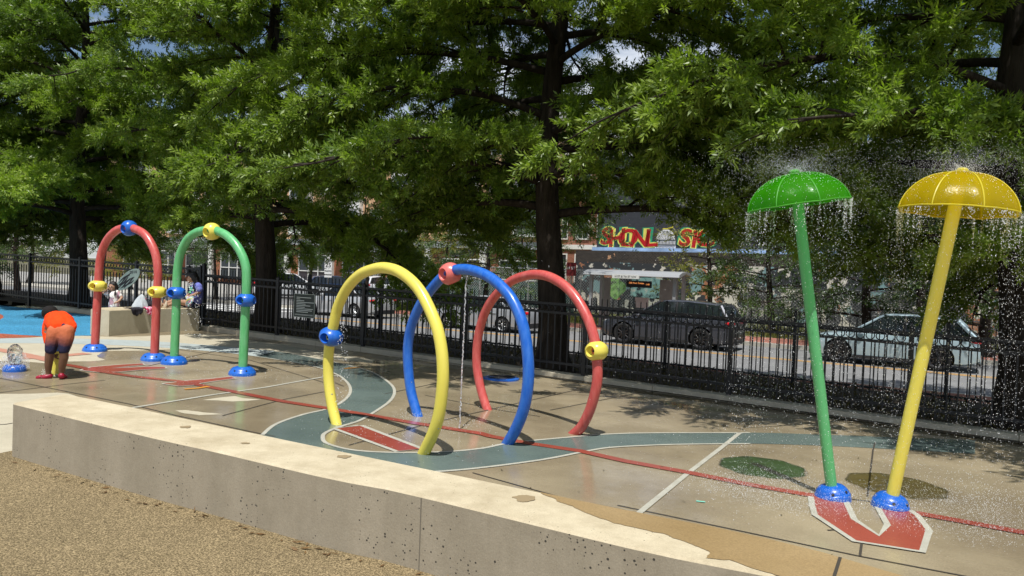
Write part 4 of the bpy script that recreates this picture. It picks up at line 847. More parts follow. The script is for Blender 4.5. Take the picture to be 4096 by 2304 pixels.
# chain link
M_LINK = bpy.data.materials.new('chain link mesh'); M_LINK.use_nodes = True; N, Lk, pb_ = nodes(M_LINK); pb_.inputs['Base Color'].default_value = (*srgb(190, 192, 190), 1); pb_.inputs['Metallic'].default_value = .6; pb_.inputs['Roughness'].default_value = .4
tcn = N.new('ShaderNodeTexCoord'); mpn = N.new('ShaderNodeMapping'); mpn.vector_type = 'POINT'; Lk(tcn.outputs['UV'], mpn.inputs[0]); sp = N.new('ShaderNodeSeparateXYZ'); Lk(mpn.outputs[0], sp.inputs[0])
def mth(op, a, b_=None):
    n = N.new('ShaderNodeMath'); n.operation = op
    for i, q in enumerate((a, b_)):
        if q is None: continue
        if isinstance(q, (int, float)): n.inputs[i].default_value = q
        else: Lk(q, n.inputs[i])
    return n.outputs[0]
acc = None
for op in ('ADD', 'SUBTRACT'):
    f = mth('LESS_THAN', mth('FRACT', mth('MULTIPLY', mth(op, sp.outputs['X'], sp.outputs['Y']), 7.)), .17); acc = f if acc is None else mth('MAXIMUM', acc, f)
trn = N.new('ShaderNodeBsdfTransparent'); mxs = N.new('ShaderNodeMixShader'); Lk(acc, mxs.inputs[0]); Lk(trn.outputs[0], mxs.inputs[1]); Lk(pb_.outputs[0], mxs.inputs[2]); Lk(mxs.outputs[0], N['Material Output'].inputs[0])
def chain(t0, t1, off, h, label, z=-.5):
    root = empty('chain_link_fence', st((t0+t1)/2, off, z), label, 'fence'); a, c = st(t0, off, z), st(t1, off, z); up = Vector((0,0,h))
    o = MB().add([a, c, c+up, a+up], [(0, 1, 2, 3)]).build('mesh_panel', M_LINK, root); uv = o.data.uv_layers.new(name='UVMap')
    L_ = abs(t1-t0)
    for li, l in enumerate(o.data.loops): uv.data[li].uv = ((0, 0), (L_, 0), (L_, h), (0, h))[l.vertex_index]
    b = MB()
    for zz in ((h, h*.5) if h < 2.2 else (h,)): b.tube([a+Vector((0,0,zz)), c+Vector((0,0,zz))], .026, 6)
    b.build('rail', M_ALU, root); k = 0
    while k <= L_+.1:
        p = a.lerp(c, k/L_); b = MB(); b.tube([p, p+up+Vector((0,0,.08))], .035, 6); b.build('post', M_ALU, root); k += 3.
chain(-16, -1.2, 9., 2.45, 'tall chain link fence behind the silver sedan, left of the bus shelter')
chain(4.2, 22, 9., 2.0, 'chain link fence with two rails behind the dark and pale parked cars')
b = MB(); p0, p1 = st(-15.5, 9.4, -.5), st(-4.5, 9.4, -.5)
vs = []; 
for i in range(40):
    q = p0.lerp(p1, i/39)+NN*.06*math.sin(i*1.7); vs += [q, q+Vector((0,0,1.75+.05*math.sin(i)))]
b.add(vs, [(2*i, 2*i+2, 2*i+3, 2*i+1) for i in range(39)]); o = b.build('fence_screen', mat('dark teal windscreen cloth', srgb(60, 96, 90), .8, var=.2, vscale=2)); o.modifiers.new('s', 'SOLIDIFY').thickness = .01; apply_mods(o); tag(o, 'dark teal screen cloth hung along the chain link fence', 'screen')
# signs
def sign(name, label, u, v, y, w, h, zb, build):
    c = at(u, v, y); root = empty(name, (c.x, c.y, zb), label, 'sign'); xd = Vector((1, -.12, 0)); Mx = frame(c, xd)
    b = MB(); b.tube([Vector((c.x, c.y, zb))+NN*.04, c+NN*.04+Vector((0,0,h*.5))], .03, 8); b.build('post', M_STEEL, root); build(root, Mx); return root
M_SIGNW = mat('white sign face', srgb(226, 226, 226), .4); M_BLK = mat('black sign print', (.01, .01, .01), .5)
def b25(root, Mx):
    for (z0, z1) in ((-.02, .46), (-.47, -.05)):
        b = MB(); b.box((-.19, z0, -.01), (.19, z1, .01), 0, Mx); b.build('sign_panel', M_SIGNW, root)
    for txt, z, s in (('SPEED', .4, .09), ('LIMIT', .31, .09), ('25', .13, .3), ('PHOTO', -.16, .1), ('ENFORCED', -.34, .075)):
        text_on('lettering', txt, s, Mx@Matrix.Translation((0, z, .012)), M_BLK, root, extrude=.002, offset=.004)
sign('speed_sign', 'white speed limit 25 photo enforced sign beyond the street, above the silver sedan', 1313, 1072, 38., .4, .9, -.55, b25)
def bred(root, Mx):
    b = MB(); b.box((-.22, -.3, -.03), (.22, .3, .03), 0, Mx); b.build('sign_panel', mat('dark red sign face', srgb(110, 34, 36), .5), root)
    text_on('lettering', 'H ST', .17, Mx@Matrix.Translation((0, .05, .032)), M_SIGNW, root, extrude=.002)
sign('stop_flag', 'small dark red bus stop sign just right of the bare tree trunk', 2285, 1077, 34., .4, .6, -.55, bred)
# far side trees
def ftree(u, y, h, zl, r, tr_, seed, lb, m, leaf, z=-.5, n=22, dens=.75, name='street_tree', cull=None):
    d = ray(u, 1150); p = CAM+d*(y/d.y); tree(name, lb, (p.x, p.y, z), h, zl, r, tr_, seed, nlimb=n, leaf=leaf, m=m, near=False, leaves=8, twig_step=.22, dens=dens, group='trees across the street', droop=.7, cull=cull)
ftree(1790, 37, 5.8, 1.9, 2.6, .09, 3, 'yellow green young tree beyond the silver sedan, above the chain link fence', M_LEAF2, .2)
ftree(2212, 34, 12, 3.7, 4.2, .16, 17, 'tall dark tree beyond the street, its stem hidden by the bare oak trunk', M_LEAF3, .18, n=30, dens=1.2)
ftree(1940, 33, 8.5, 1.7, 2.9, .12, 18, 'dark bushy tree beyond the street, behind the blue hoop', M_LEAF3, .18, n=26, dens=1.1)
ftree(1460, 44, 8, 2.6, 3.4, .13, 19, 'dark street tree before the shops, above the yellow hoop', M_LEAF3, .2, dens=1.)
ftree(620, 46, 7.5, 2.4, 3.4, .13, 20, 'dark street tree beyond the crosswalk, between the two arches', M_LEAF3, .2, dens=1.)
ftree(860, 45, 6.4, 1.9, 3., .12, 15, 'dark young street tree beyond the crosswalk, behind the green arch', M_LEAF3, .2)
ftree(1020, 52, 7, 2., 3.2, .12, 16, 'small dark street tree before the shops, beside the second oak trunk', M_LEAF3, .2)
ftree(1250, 47, 6.5, 2.2, 2.8, .12, 4, 'dark young street tree in front of the shop fronts, near the speed sign', M_LEAF3, .2)
ftree(1600, 41, 6.2, 2.4, 2.6, .12, 5, 'dark forked tree beyond the street, left of the chain link fence', M_LEAF3, .22)
ftree(2080, 44, 7.2, 1.4, 3., .12, 6, 'grey green tree in front of the apartment block, left of the bare trunk', M_LEAF3, .22)
ftree(2830, 35, 8.2, 1.2, 2.3, .14, 7, 'yellowish green tree at the right end of the mural', M_LEAF2, .2, dens=1.1)
ftree(3080, 33, 9, .6, 3.4, .16, 8, 'full dark tree behind the chain link fence, left of the green mushroom', M_LEAF3, .2, dens=1.3, n=28)
ftree(3480, 30, 10, .5, 3.8, .2, 9, 'broad dark tree behind the chain link fence, between the mushrooms', M_LEAF3, .2, dens=1.3, n=28)
ftree(3700, 25, 12, 2.6, 4.4, .18, 21, 'tall leafy tree behind the chain link fence, above the yellow cap', M_LEAF3, .18, n=30, dens=1.3)
ftree(3960, 26, 12, .5, 4.2, .2, 10, 'dark bushy tree behind the pale car at the right', M_LEAF3, .19, dens=1.4, n=28)
ftree(70, 36, 8, 2.1, 4., .16, 22, 'dark bushy tree beyond the left fence, above the blue rubber', M_LEAF3, .2, n=28, dens=1.2)
ftree(420, 40, 8, 2.6, 3.6, .14, 23, 'dark leafy tree beyond the street, seen above the red arch', M_LEAF3, .2, n=26, dens=1.1)
ftree(120, 60, 7, 1.2, 4., .2, 12, 'sunny hedge like tree beyond the street at the far left', M_LEAF2, .28)
ftree(520, 56, 3.2, .3, 2.8, .1, 13, 'low bright green shrub before the shop fronts, seen through the red arch', M_LEAF2, .22, name='shrub')
ftree(-150, 46, 9, 1.4, 4.5, .2, 14, 'dark street tree beyond the far left fence', M_LEAF3, .26)
# grass tufts and weeds on the lot
rs = np.random.default_rng(5); n = 26000; t = rs.uniform(-16, 26, n); o_ = 7.0+rs.random(n)**1.5*6
gx = Y0.x+D.x*t+NN.x*o_; gy = Y0.y+D.y*t+NN.y*o_; c = np.stack([gx, gy, np.full(n, -.58)], 1); dv = rs.normal(0, .35, (n, 3)); dv[:, 2] = 1; dv /= np.linalg.norm(dv, axis=1)[:, None]
g = leaf_mesh('grass', c, dv, rs.normal(0, 1, (n, 3)), rs.uniform(.15, .5, n), rs.uniform(.015, .03, n), rs.random(n), leaf_mat('dry green grass', (.09, .12, .025), (.26, .24, .09), .3, .2), None); tag(g, kind='stuff')
n = 9000; s_ = rs.uniform(-16, 12, n); f_ = rs.uniform(.3, 4, n); c = np.array([list(fpt(a, b_)) for a, b_ in zip(s_, f_)]); c[:, 2] = [padlim(x)+.02 for x in c[:, 0]]; dv = rs.normal(0, .6, (n, 3)); dv[:, 2] = .5; dv /= np.linalg.norm(dv, axis=1)[:, None]
g = leaf_mesh('leaf_litter', c, dv, rs.normal(0, 1, (n, 3)), rs.uniform(.06, .14, n), rs.uniform(.015, .03, n), rs.random(n), leaf_mat('litter', (.07, .05, .02), (.14, .12, .04), .1, .2), None); tag(g, kind='stuff')
# ---------------------------------------------------------------- vehicles
M_TYRE = mat('tyre rubber', (.014, .014, .015), .8); M_RIM = mat('alloy rim', srgb(196, 198, 200), .3, metal=.7); M_RIMD = mat('black alloy rim', (.05, .05, .055), .3, metal=.6)
M_CGL = mat('tinted car glass', (.012, .016, .02), .04, .9); M_TAIL = mat('red tail lamp', (.5, .01, .015), .15); M_HEADL = mat('clear head lamp', srgb(214, 218, 222), .1); M_PLAST = mat('black trim plastic', (.02, .02, .022), .6)
def paintc(name, c, metal=.35): return mat(name, c, .28, .5, metal=metal, coat=.9)
def car(name, label, pos, head, L, W, Hh, wb, pm, kind='sedan', rimm=None, wr=.33, group='cars on the street'):
    """body lofted from stations; nose at +x"""
    Mx = Matrix.Translation(pos)@Matrix.Rotation(math.atan2(head.y, head.x), 4, 'Z'); root = empty(name, pos, label, 'car', group)
    h = L/2; belt = Hh*(.62 if kind == 'sedan' else .6); fo = h-(L-wb)*.46-0; xf = wb/2+.02*L; xr = xf-wb
    if kind == 'sedan': top = [(-h, .55), (-h+.04, .66*Hh), (-h+.25, .70*Hh), (-h*.62, .70*Hh), (-h*.4, .69*Hh), (h*.3, .66*Hh), (h*.5, .64*Hh), (h*.8, .58*Hh), (h*.96, .5*Hh), (h, .36*Hh)]; cab = [(-h*.66, .70*Hh), (-h*.36, .965*Hh), (-h*.05, Hh), (h*.1, .985*Hh), (h*.44, .655*Hh)]
    elif kind == 'suv': top = [(-h, .45), (-h+.05, .6*Hh), (-h+.12, .66*Hh), (-h*.5, .65*Hh), (0, .64*Hh), (h*.45, .62*Hh), (h*.6, .6*Hh), (h*.86, .56*Hh), (h*.97, .48*Hh), (h, .36*Hh)]; cab = [(-h*.97, .66*Hh), (-h*.8, .95*Hh), (-h*.3, Hh), (h*.1, .985*Hh), (h*.52, .615*Hh)]
    else: top = [(-h, .45), (-h+.05, .6*Hh), (-h+.12, .66*Hh), (-h*.5, .65*Hh), (0, .64*Hh), (h*.45, .62*Hh), (h*.6, .6*Hh), (h*.86, .55*Hh), (h*.97, .46*Hh), (h, .34*Hh)]; cab = [(-h*.98, .67*Hh), (-h*.74, .95*Hh), (-h*.25, Hh), (h*.1, .985*Hh), (h*.5, .62*Hh)]
    def interp(tab, x):
        for (a, za), (c, zc) in zip(tab, tab[1:]):
            if a <= x <= c: return za+(zc-za)*(x-a)/(c-a)
        return tab[0][1] if x < tab[0][0] else tab[-1][1]
    xs = sorted(set([-h, -h+.03, -h+.1, -h+.25]+[-h+.25+(L-.5)*k/26 for k in range(27)]+[h-.25, h-.1, h-.03, h])); b = MB(); SEC = 12; vs = []
    for x in xs:
        e = max(abs(x)/h, 0); wdt = W/2*(1-.10*max(0, (e-.72)/.28)**2.2-.06*max(0, (e-.96)/.04)); zt = interp(top, x); zb = .19+.14*max(0, (e-.8)/.2)**2
        zm = zb+(zt-zb)*.55
        half = [(0, zb), (wdt*.8, zb), (wdt*.95, zb+.07), (wdt*.985, zm-.12), (wdt, zm), (wdt*.985, zt-.12), (wdt*.95, zt-.035), (wdt*.84, zt), (0, zt+.02)]
        ring = half+[(-y, z) for y, z in half[-2:0:-1]]; vs += [Mx@Vector((x, y, z)) for y, z in ring]
    k = len(ring)
    fs = [(i*k+j, i*k+(j+1) % k, (i+1)*k+(j+1) % k, (i+1)*k+j) for i in range(len(xs)-1) for j in range(k)]+[tuple(range(k))[::-1], tuple((len(xs)-1)*k+j for j in range(k))]
    b.add(vs, fs); body = b.build('body', pm, root, smooth=2)
    cb = MB(); 
    for x in (xf, xr):
        for sd in (-1, 1):
            Mw = Mx@Matrix.Translation((x, sd*(W/2-.12), wr))@Matrix.Rotation(PI/2, 4, 'X'); cb.lathe([(wr*1.16, -.2), (wr*1.16, .2)], 28, Mw)
    cut = cb.build('cutter', M_PLAST); body.data.materials.append(M_PLAST); bool_diff(body, cut)
    body.data.polygons.foreach_set('use_smooth', [True]*len(body.data.polygons)); 
    try: body.data.set_sharp_from_angle(angle=R(35))
    except Exception: pass
    # greenhouse: glass block, roof skin and pillars
    g = MB(); vs = []; xs2 = sorted(set([c[0] for c in cab]+[cab[0][0]+(cab[-1][0]-cab[0][0])*q/12 for q in range(13)]))
    for x in xs2:
        zt = interp(cab, x); zb = interp(top, x)-.03; wt = W/2*(.9-.22*(zt-zb)/(Hh*.36)); wbm = W/2*.9
        ring = [(-wbm, zb), (wbm, zb), (wt, zt-.03), (wt*.8, zt-.008), (-wt*.8, zt-.008), (-wt, zt-.03)]; vs += [Mx@Vector((x, y, z)) for y, z in ring]
    k = 6; fs = [(i*k+j, i*k+(j+1) % k, (i+1)*k+(j+1) % k, (i+1)*k+j) for i in range(len(xs2)-1) for j in range(k)]+[tuple(range(k))[::-1], tuple((len(xs2)-1)*k+j for j in range(k))]
    g.add(vs, fs); gl = g.build('window_glass', M_CGL, root, smooth=True)
    r = MB(); xr0, xr1 = cab[1][0]-.05, cab[3][0]+.05; vs = []; xs3 = [xr0+(xr1-xr0)*q/10 for q in range(11)]
    def wtop(x):
        zt = interp(cab, x); zb = interp(top, x)-.03; return W/2*(.9-.22*(zt-zb)/(Hh*.36)), zt
    for x in xs3:
        wt, zt = wtop(x); ring = [(-wt-.012, zt-.055), (-wt*.84, zt+.004), (0, zt+.022), (wt*.84, zt+.004), (wt+.012, zt-.055), (wt*.8, zt-.03), (-wt*.8, zt-.03)]; vs += [Mx@Vector((x, y, z)) for y, z in ring]
    k = 7; fs = [(i*k+j, i*k+(j+1) % k, (i+1)*k+(j+1) % k, (i+1)*k+j) for i in range(len(xs3)-1) for j in range(k)]+[tuple(range(k))[::-1], tuple(10*k+j for j in range(k))]
    r.add(vs, fs); r.build('roof', pm, root, smooth=2)
    for sd in (-1, 1):
        p = MB()
        def side(x, f): 
            zb = interp(top, x)-.02; wt, zt = wtop(x); a = Vector((x, sd*(W/2*.905), zb)); c = Vector((x, sd*(wt+.008), zt-.04)); return Mx@a.lerp(c, f)
        for (xa, xb, rd, mm) in ((cab[-1][0]-.03, cab[3][0], .035, 0), (cab[0][0]+.12, cab[1][0], .06 if kind != 'sedan' else .045, 0)): 
            ca = Vector((xa, sd*W/2*.9, interp(top, xa)-.01)); cc_ = Vector((xb, sd*(wtop(xb)[0]), wtop(xb)[1]-.03)); p.tube([Mx@ca, Mx@cc_], rd, 6); p.build('pillar', pm, root, smooth=True); p = MB()
        for xm in ((-.12*L, ) if kind == 'sedan' else (-.08*L, -.3*L)): p = MB(); p.tube([side(xm, 0), side(xm, 1)], .035, 6); p.build('pillar', M_PLAST, root, smooth=True)
        m_ = MB(); xm = cab[-1][0]-.35; m_.ball(Mx@Vector((xm, sd*(W/2+.06), interp(top, xm)+.05)), (.1, .1, .07), 10, 6); m_.build('mirror', pm, root, smooth=True)
        for xh in (.02*L, -.2*L): hb = MB(); hb.tube([Mx@Vector((xh, sd*(W/2+.012), belt-.12)), Mx@Vector((xh+.18, sd*(W/2+.012), belt-.115))], .016, 6); hb.build('door_handle', pm, root)
        sl = MB(); sl.box((xr+.42, sd*W/2*.97-.02, .2), (xf-.42, sd*W/2*.97+.02, .3), 0, Mx); sl.build('sill', M_PLAST if kind != 'sedan' else pm, root)
        t_ = MB(); zl_ = .6*Hh if kind == 'sedan' else .6*Hh; t_.ball(Mx@Vector((-h+.16, sd*W*.40, zl_-.03)), (.2, .17, .075), 12, 7, Matrix.Rotation(math.atan2(head.y, head.x), 4, 'Z')); t_.build('tail_lamp', M_TAIL, root, smooth=True)
        t_ = MB(); t_.ball(Mx@Vector((h-.3, sd*W*.37, .475*Hh)), (.24, .15, .075), 12, 7, Matrix.Rotation(math.atan2(head.y, head.x), 4, 'Z')); t_.build('head_lamp', M_HEADL, root, smooth=True)
        for x in (xf, xr):
            Mw = Mx@Matrix.Translation((x, sd*(W/2-.02), wr))@Matrix.Rotation(-sd*PI/2, 4, 'X'); wl_ = empty('wheel', Mw.translation); put(wl_, root)
            tb = MB(); tb.lathe([(wr*.66, -.2), (wr*.9, -.2), (wr*.985, -.17), (wr, -.1), (wr*.985, -.03), (wr*.9, 0), (wr*.7, .002), (wr*.66, -.02)], 30, Mw, caps=False); tb.build('tyre', M_TYRE, wl_, smooth=2)
            rb = MB(); rb.lathe([(wr*.7, .0), (wr*.68, .004), (wr*.62, -.01), (wr*.6, -.06)], 30, Mw, caps=False); rb.lathe([(wr*.15, -.05), (wr*.15, .0), (wr*.1, .008)], 12, Mw)
            for s in range(10 if rimm is not M_RIM else 7):
                ns = 10 if rimm is not M_RIM else 7; q = 2*PI*s/ns; d_ = Vector((math.cos(q), math.sin(q), 0)); rb.tube([Mw@(d_*wr*.1+Vector((0,0,-.02))), Mw@(d_*wr*.64+Vector((0,0,-.015)))], [wr*.07, wr*.055], 5)
            rb.build('rim', rimm or M_RIM, wl_)
            dk_ = MB(); dk_.lathe([(wr*.66, -.09), (wr*.66, -.08)], 24, Mw); dk_.build('brake_disc', M_DARK, wl_)
    for x0, x1 in ((-h-.005, -h+.05), (h-.06, h+.005)): pl = MB(); pl.box((x0, -W*.36, .22), (x1, W*.36, .42), 0, Mx); pl.build('bumper_insert', M_PLAST, root, bevel=.02)
    return root
HD = -D
def stp(u, off, z=-.7):                         # place on the street: photo column u at a lane offset
    o = st(0, off, z); d = ray(u, 1300); t = (o-CAM).dot(NN)/d.dot(NN); p = CAM+d*t; return Vector((p.x, p.y, z))
car('sedan', 'newer silver sedan with five spoke wheels, behind the fence and yellow hoop', stp(1385, 2.55), HD, 4.9, 1.84, 1.47, 2.8, paintc('silver paint', srgb(196, 198, 200)), 'sedan')
car('sedan', 'older silver sedan with round wheel covers, behind the blue and red hoops', stp(1950, 1.65), HD, 4.75, 1.78, 1.43, 2.68, paintc('dull silver paint', srgb(176, 180, 186)), 'sedan', M_RIM, .31)
car('sport_utility_car', 'dark grey sport utility car with black wheels, behind the fence right of the red hoop', stp(2690, 1.55), HD, 4.85, 1.95, 1.66, 2.86, paintc('dark grey paint', srgb(66, 68, 76)), 'suv', M_RIMD, .38)
car('crossover_car', 'pale ice blue crossover car behind the fence between the two mushroom poles', stp(3575, 1.35), HD, 4.7, 1.87, 1.6, 2.75, paintc('pale ice blue paint', srgb(180, 202, 210)), 'hatch', M_RIMD, .36)
GPK = 'cars parked before the shops'
def lot(u, y): d = ray(u, 1150); p = CAM+d*(y/d.y); return Vector((p.x, p.y, -.55))
car('parked_car', 'white parked car before the shops, left of the rules sign', lot(1165, 50), Vector((.95, .3, 0)), 4.7, 1.9, 1.65, 2.75, paintc('white paint', srgb(224, 226, 230), 0), 'suv', group=GPK)
car('parked_car', 'dark blue parked car under the speed sign', lot(1345, 56), Vector((.9, .4, 0)), 4.5, 1.8, 1.5, 2.7, paintc('dark blue paint', srgb(36, 54, 88)), 'hatch', group=GPK)
car('parked_car', 'white parked hatchback seen through the yellow hoop', lot(1512, 58), Vector((.5, .85, 0)), 4.2, 1.78, 1.55, 2.6, paintc('white paint', srgb(224, 226, 230), 0), 'hatch', group=GPK)
# ---------------------------------------------------------------- people
def grow(name, chains, voxel, m, parent, balls=(), smooth=4):
    """limbs as tapering chains, fused into one continuous skin"""
    b = MB()
    for ch in chains:
        pts = [Vector(c[0]) for c in ch]; rs = [c[1] for c in ch]
        b.tube(pts, rs, 12)
        for p, r in zip(pts, rs): b.ball(p, r*.995, 12, 8)
    for c in balls: b.ball(c[0], c[1], 14, 10, c[2] if len(c) > 2 else None)
    o = b.build(name, m, parent); rm = o.modifiers.new('r', 'REMESH'); rm.mode = 'VOXEL'; rm.voxel_size = voxel; rm.use_smooth_shade = True
    if smooth: sm = o.modifiers.new('s', 'SMOOTH'); sm.iterations = smooth; sm.factor = .5
    apply_mods(o); o.data.polygons.foreach_set('use_smooth', [True]*len(o.data.polygons)); return o
def skin(name, c): 
    m = mat(name, c, .5, .4, var=.12, vscale=9); m.node_tree.nodes['Principled BSDF'].inputs['Subsurface Weight'].default_value = .08; m.node_tree.nodes['Principled BSDF'].inputs['Subsurface Radius'].default_value = (.02, .008, .005); return m
def hand(w, d, palmn, r=.02, fl=.06, curl=.5):
    """palm and five unequal bent fingers from a wrist w along d"""
    d = Vector(d).normalized(); n = Vector(palmn); n = (n-d*n.dot(d)).normalized(); s = d.cross(n); ch = []
    k = w+d*r*2.2; ch.append([(w, r*.8), (w+d*r*1.2, r*.95), (k, r*.85)])
    for i, f in enumerate((.85, 1., .95, .75)):
        a = k+s*r*(i-1.5)*.62+d*r*.2; l = fl*f; d1 = (d+n*curl*.5+s*(i-1.5)*.07).normalized(); d2 = (d+n*curl*1.4).normalized(); p1 = a+d1*l*.5; ch.append([(a, r*.36), (p1, r*.33), (p1+d2*l*.32, r*.3), (p1+d2*l*.32+(d+n*curl*2.2).normalized()*l*.2, r*.25)])
    a = w+d*r*.8-s*r*.7; t1 = a+(d*.5-s*.8+n*.3).normalized()*fl*.4; ch.append([(a, r*.42), (t1, r*.38), (t1+(d*.8-s*.25+n*.5).normalized()*fl*.32, r*.3)]); return ch
def cloth(name, c, **k): return mat(name, c, .85, .2, bump=.7, bscale=11, bdist=.03, var=.14, vscale=7, **k)
# the boy bending over the yellow spout
B0 = gp(207, 1515); KB = .000823
def pb(x, y, dy): return at(100+x*.2484, 1200+y*.2484, B0.y+dy)
M_SK = skin('brown skin', (.17, .083, .05))
boy = empty('person', B0, 'child in orange shirt and dip dyed shorts bending over the yellow spout', 'person')
lf = [(pb(470, 590, .02), .08), (pb(425, 700, .0), .075), (pb(400, 850, -.02), .055), (pb(392, 930, -.01), .056), (pb(378, 1060, .0), .047), (pb(377, 1160, .01), .034), (pb(372, 1215, .01), .032)]
rl = [(pb(690, 590, .02), .08), (pb(655, 720, .0), .075), (pb(628, 850, -.02), .055), (pb(628, 930, -.01), .056), (pb(600, 1060, .0), .047), (pb(588, 1160, .01), .034), (pb(588, 1215, .01), .032)]
torso = [(pb(580, 540, .05), .09), (pb(575, 440, .1), .11), (pb(555, 370, .2), .12), (pb(500, 320, .32), .115), (pb(430, 290, .38), .07), (pb(410, 260, .42), .055)]
larm = [(pb(395, 340, .33), .058), (pb(335, 500, .30), .045), (pb(352, 640, .25), .036), (pb(400, 790, .18), .028)]
rarm = [(pb(560, 380, .36), .058), (pb(600, 540, .34), .042), (pb(560, 740, .28), .034), (pb(505, 890, .2), .026)]
w1, w2 = pb(410, 815, .17), pb(462, 880, .14)
hc = pb(404, 235, .44)
HB_ = Matrix.Diagonal((.088, .105, .108)).to_3x3()
feet = [[(pb(385, 1225, .02), .034), (pb(330, 1240, -.01), .032), (pb(270, 1250, -.03), .027), (pb(215, 1255, -.04), .02)], [(pb(588, 1225, .0), .034), (pb(600, 1240, .06), .032), (pb(640, 1248, .13), .026)]]
hl = hand(w2, (.5, .1, -.7), (.8, .6, .2), .021, .062, .8); hr = hand(w1, (.3, -.05, -.9), (.9, .3, .1), .021, .062, .6)
body = grow('body', [lf, rl, torso, larm, rarm]+feet+hl+hr, .0065, M_SK, boy, balls=[(hc, .092, Matrix.Rotation(.5, 3, 'X')), (hc+Vector((-.01, .05, -.06)), .06), (pb(318, 268, .42), (.014, .022, .03)), (hc+Vector((0, .105, -.03)), (.014, .02, .018))])
hb = grow('hair', [], .008, mat('short black hair', (.012, .01, .009), .8, .3, bump=.8, bscale=90, bdist=.01), boy, balls=[(hc+Vector((0, -.012, .028)), .1), (hc+Vector((-.01, .03, .035)), .09)], smooth=2)
for q in (-.035, .035):
    b = MB(); b.ball(hc+Vector((q-.01, .088, -.045)), (.012, .01, .008), 8, 6); b.build('eye', M_DARK, boy, smooth=True)
b = MB(); b.ball(hc+Vector((-.01, .09, -.09)), (.022, .01, .007), 8, 6); b.build('mouth', mat('lip', (.16, .05, .045), .5), boy, smooth=True)
M_SHIRT = cloth('bright orange jersey', srgb(236, 70, 20))
grow('shirt', [[(pb(575, 430, .07), .125), (pb(570, 370, .16), .135), (pb(560, 330, .26), .125), (pb(500, 310, .34), .12), (pb(440, 300, .38), .1), (pb(412, 290, .4), .075)], [(pb(690, 440, .08), .09), (pb(660, 350, .18), .105), (pb(590, 290, .28), .1)], [(pb(470, 420, .08), .085), (pb(430, 360, .22), .095)], [(pb(745, 450, .08), .06), (pb(720, 400, .12), .08)], [(pb(795, 505, .1), .018), (pb(790, 430, .1), .038), (pb(740, 400, .12), .06)], [(pb(820, 415, .1), .014), (pb(770, 400, .11), .05)],
    [(pb(395, 330, .34), .07), (pb(350, 430, .32), .058), (pb(335, 520, .3), .05), (pb(350, 640, .25), .042), (pb(354, 672, .24), .041)], [(pb(560, 380, .36), .07), (pb(600, 540, .34), .052), (pb(562, 720, .28), .043)]], .011, M_SHIRT, boy, smooth=3)
b = MB(); wp = pb(572, 425, .0); b.lathe([(.112, -.02), (.118, 0), (.115, .015)], 28, Matrix.Translation(pb(570, 432, .05))@Matrix.Rotation(-.55, 4, 'X')@Matrix.Diagonal((1.04, .8, 1.2, 1)), caps=False); b.build('waistband', cloth('navy waistband', srgb(44, 46, 74)), boy, smooth=True)
M_SHORT = cloth('dip dyed shorts', srgb(190, 106, 72)); N, Lk, pb__ = nodes(M_SHORT)
tcx = N.new('ShaderNodeTexCoord'); spx = N.new('ShaderNodeSeparateXYZ'); Lk(tcx.outputs['Object'], spx.inputs[0]); nx = N.new('ShaderNodeTexNoise'); nx.inputs['Scale'].default_value = 9; Lk(tcx.outputs['Object'], nx.inputs[0])
ax = N.new('ShaderNodeMath'); ax.operation = 'MULTIPLY_ADD'; Lk(nx.outputs['Fac'], ax.inputs[0]); ax.inputs[1].default_value = .1; Lk(spx.outputs['Z'], ax.inputs[2])
mr = N.new('ShaderNodeMapRange'); Lk(ax.outputs[0], mr.inputs[0]); mr.inputs[1].default_value = B0.z+.48; mr.inputs[2].default_value = B0.z+.66
rx = N.new('ShaderNodeValToRGB'); rx.color_ramp.elements[0].color = (*srgb(44, 42, 66), 1); rx.color_ramp.elements[1].color = (*srgb(190, 106, 72), 1); Lk(mr.outputs[0], rx.inputs[0]); Lk(rx.outputs[0], pb__.inputs['Base Color'])
grow('shorts', [[(pb(478, 510, .02), .096), (pb(446, 640, .0), .085), (pb(425, 740, -.01), .078), (pb(415, 800, -.02), .072)], [(pb(676, 510, .02), .097), (pb(662, 640, .0), .09), (pb(640, 740, -.01), .078), (pb(628, 805, -.02), .068)], [(pb(500, 490, .04), .092), (pb(660, 490, .04), .095)], [(pb(575, 500, .03), .1), (pb(575, 600, .02), .085), (pb(560, 655, .02), .05)]], .01, M_SHORT, boy, smooth=3)
M_SAND = mat('crimson sandal', srgb(150, 22, 50), .4); M_SOLE = mat('dark sole', (.03, .02, .02), .8)
for pts in ([(pb(400, 1222, .02), .04), (pb(340, 1238, -.01), .036), (pb(300, 1245, -.02), .034)], [(pb(245, 1245, -.035), .032), (pb(205, 1252, -.045), .027)], [(pb(586, 1222, -.005), .042), (pb(604, 1238, .06), .036)], [(pb(628, 1240, .11), .033), (pb(655, 1250, .155), .027)]): grow('sandal', [pts], .007, M_SAND, boy, smooth=2)
for p in ([(415, .03), (320, -.01), (200, -.045)], ):
    b = MB(); b.tube([pb(x, 1259, d) for x, d in p], [.04, .042, .03], 12, sq=.25); b.build('sole', M_SOLE, boy)
b = MB(); b.tube([pb(584, 1259, -.02), pb(604, 1259, .07), pb(655, 1262, .16)], [.036, .042, .03], 12, sq=.25); b.build('sole', M_SOLE, boy)

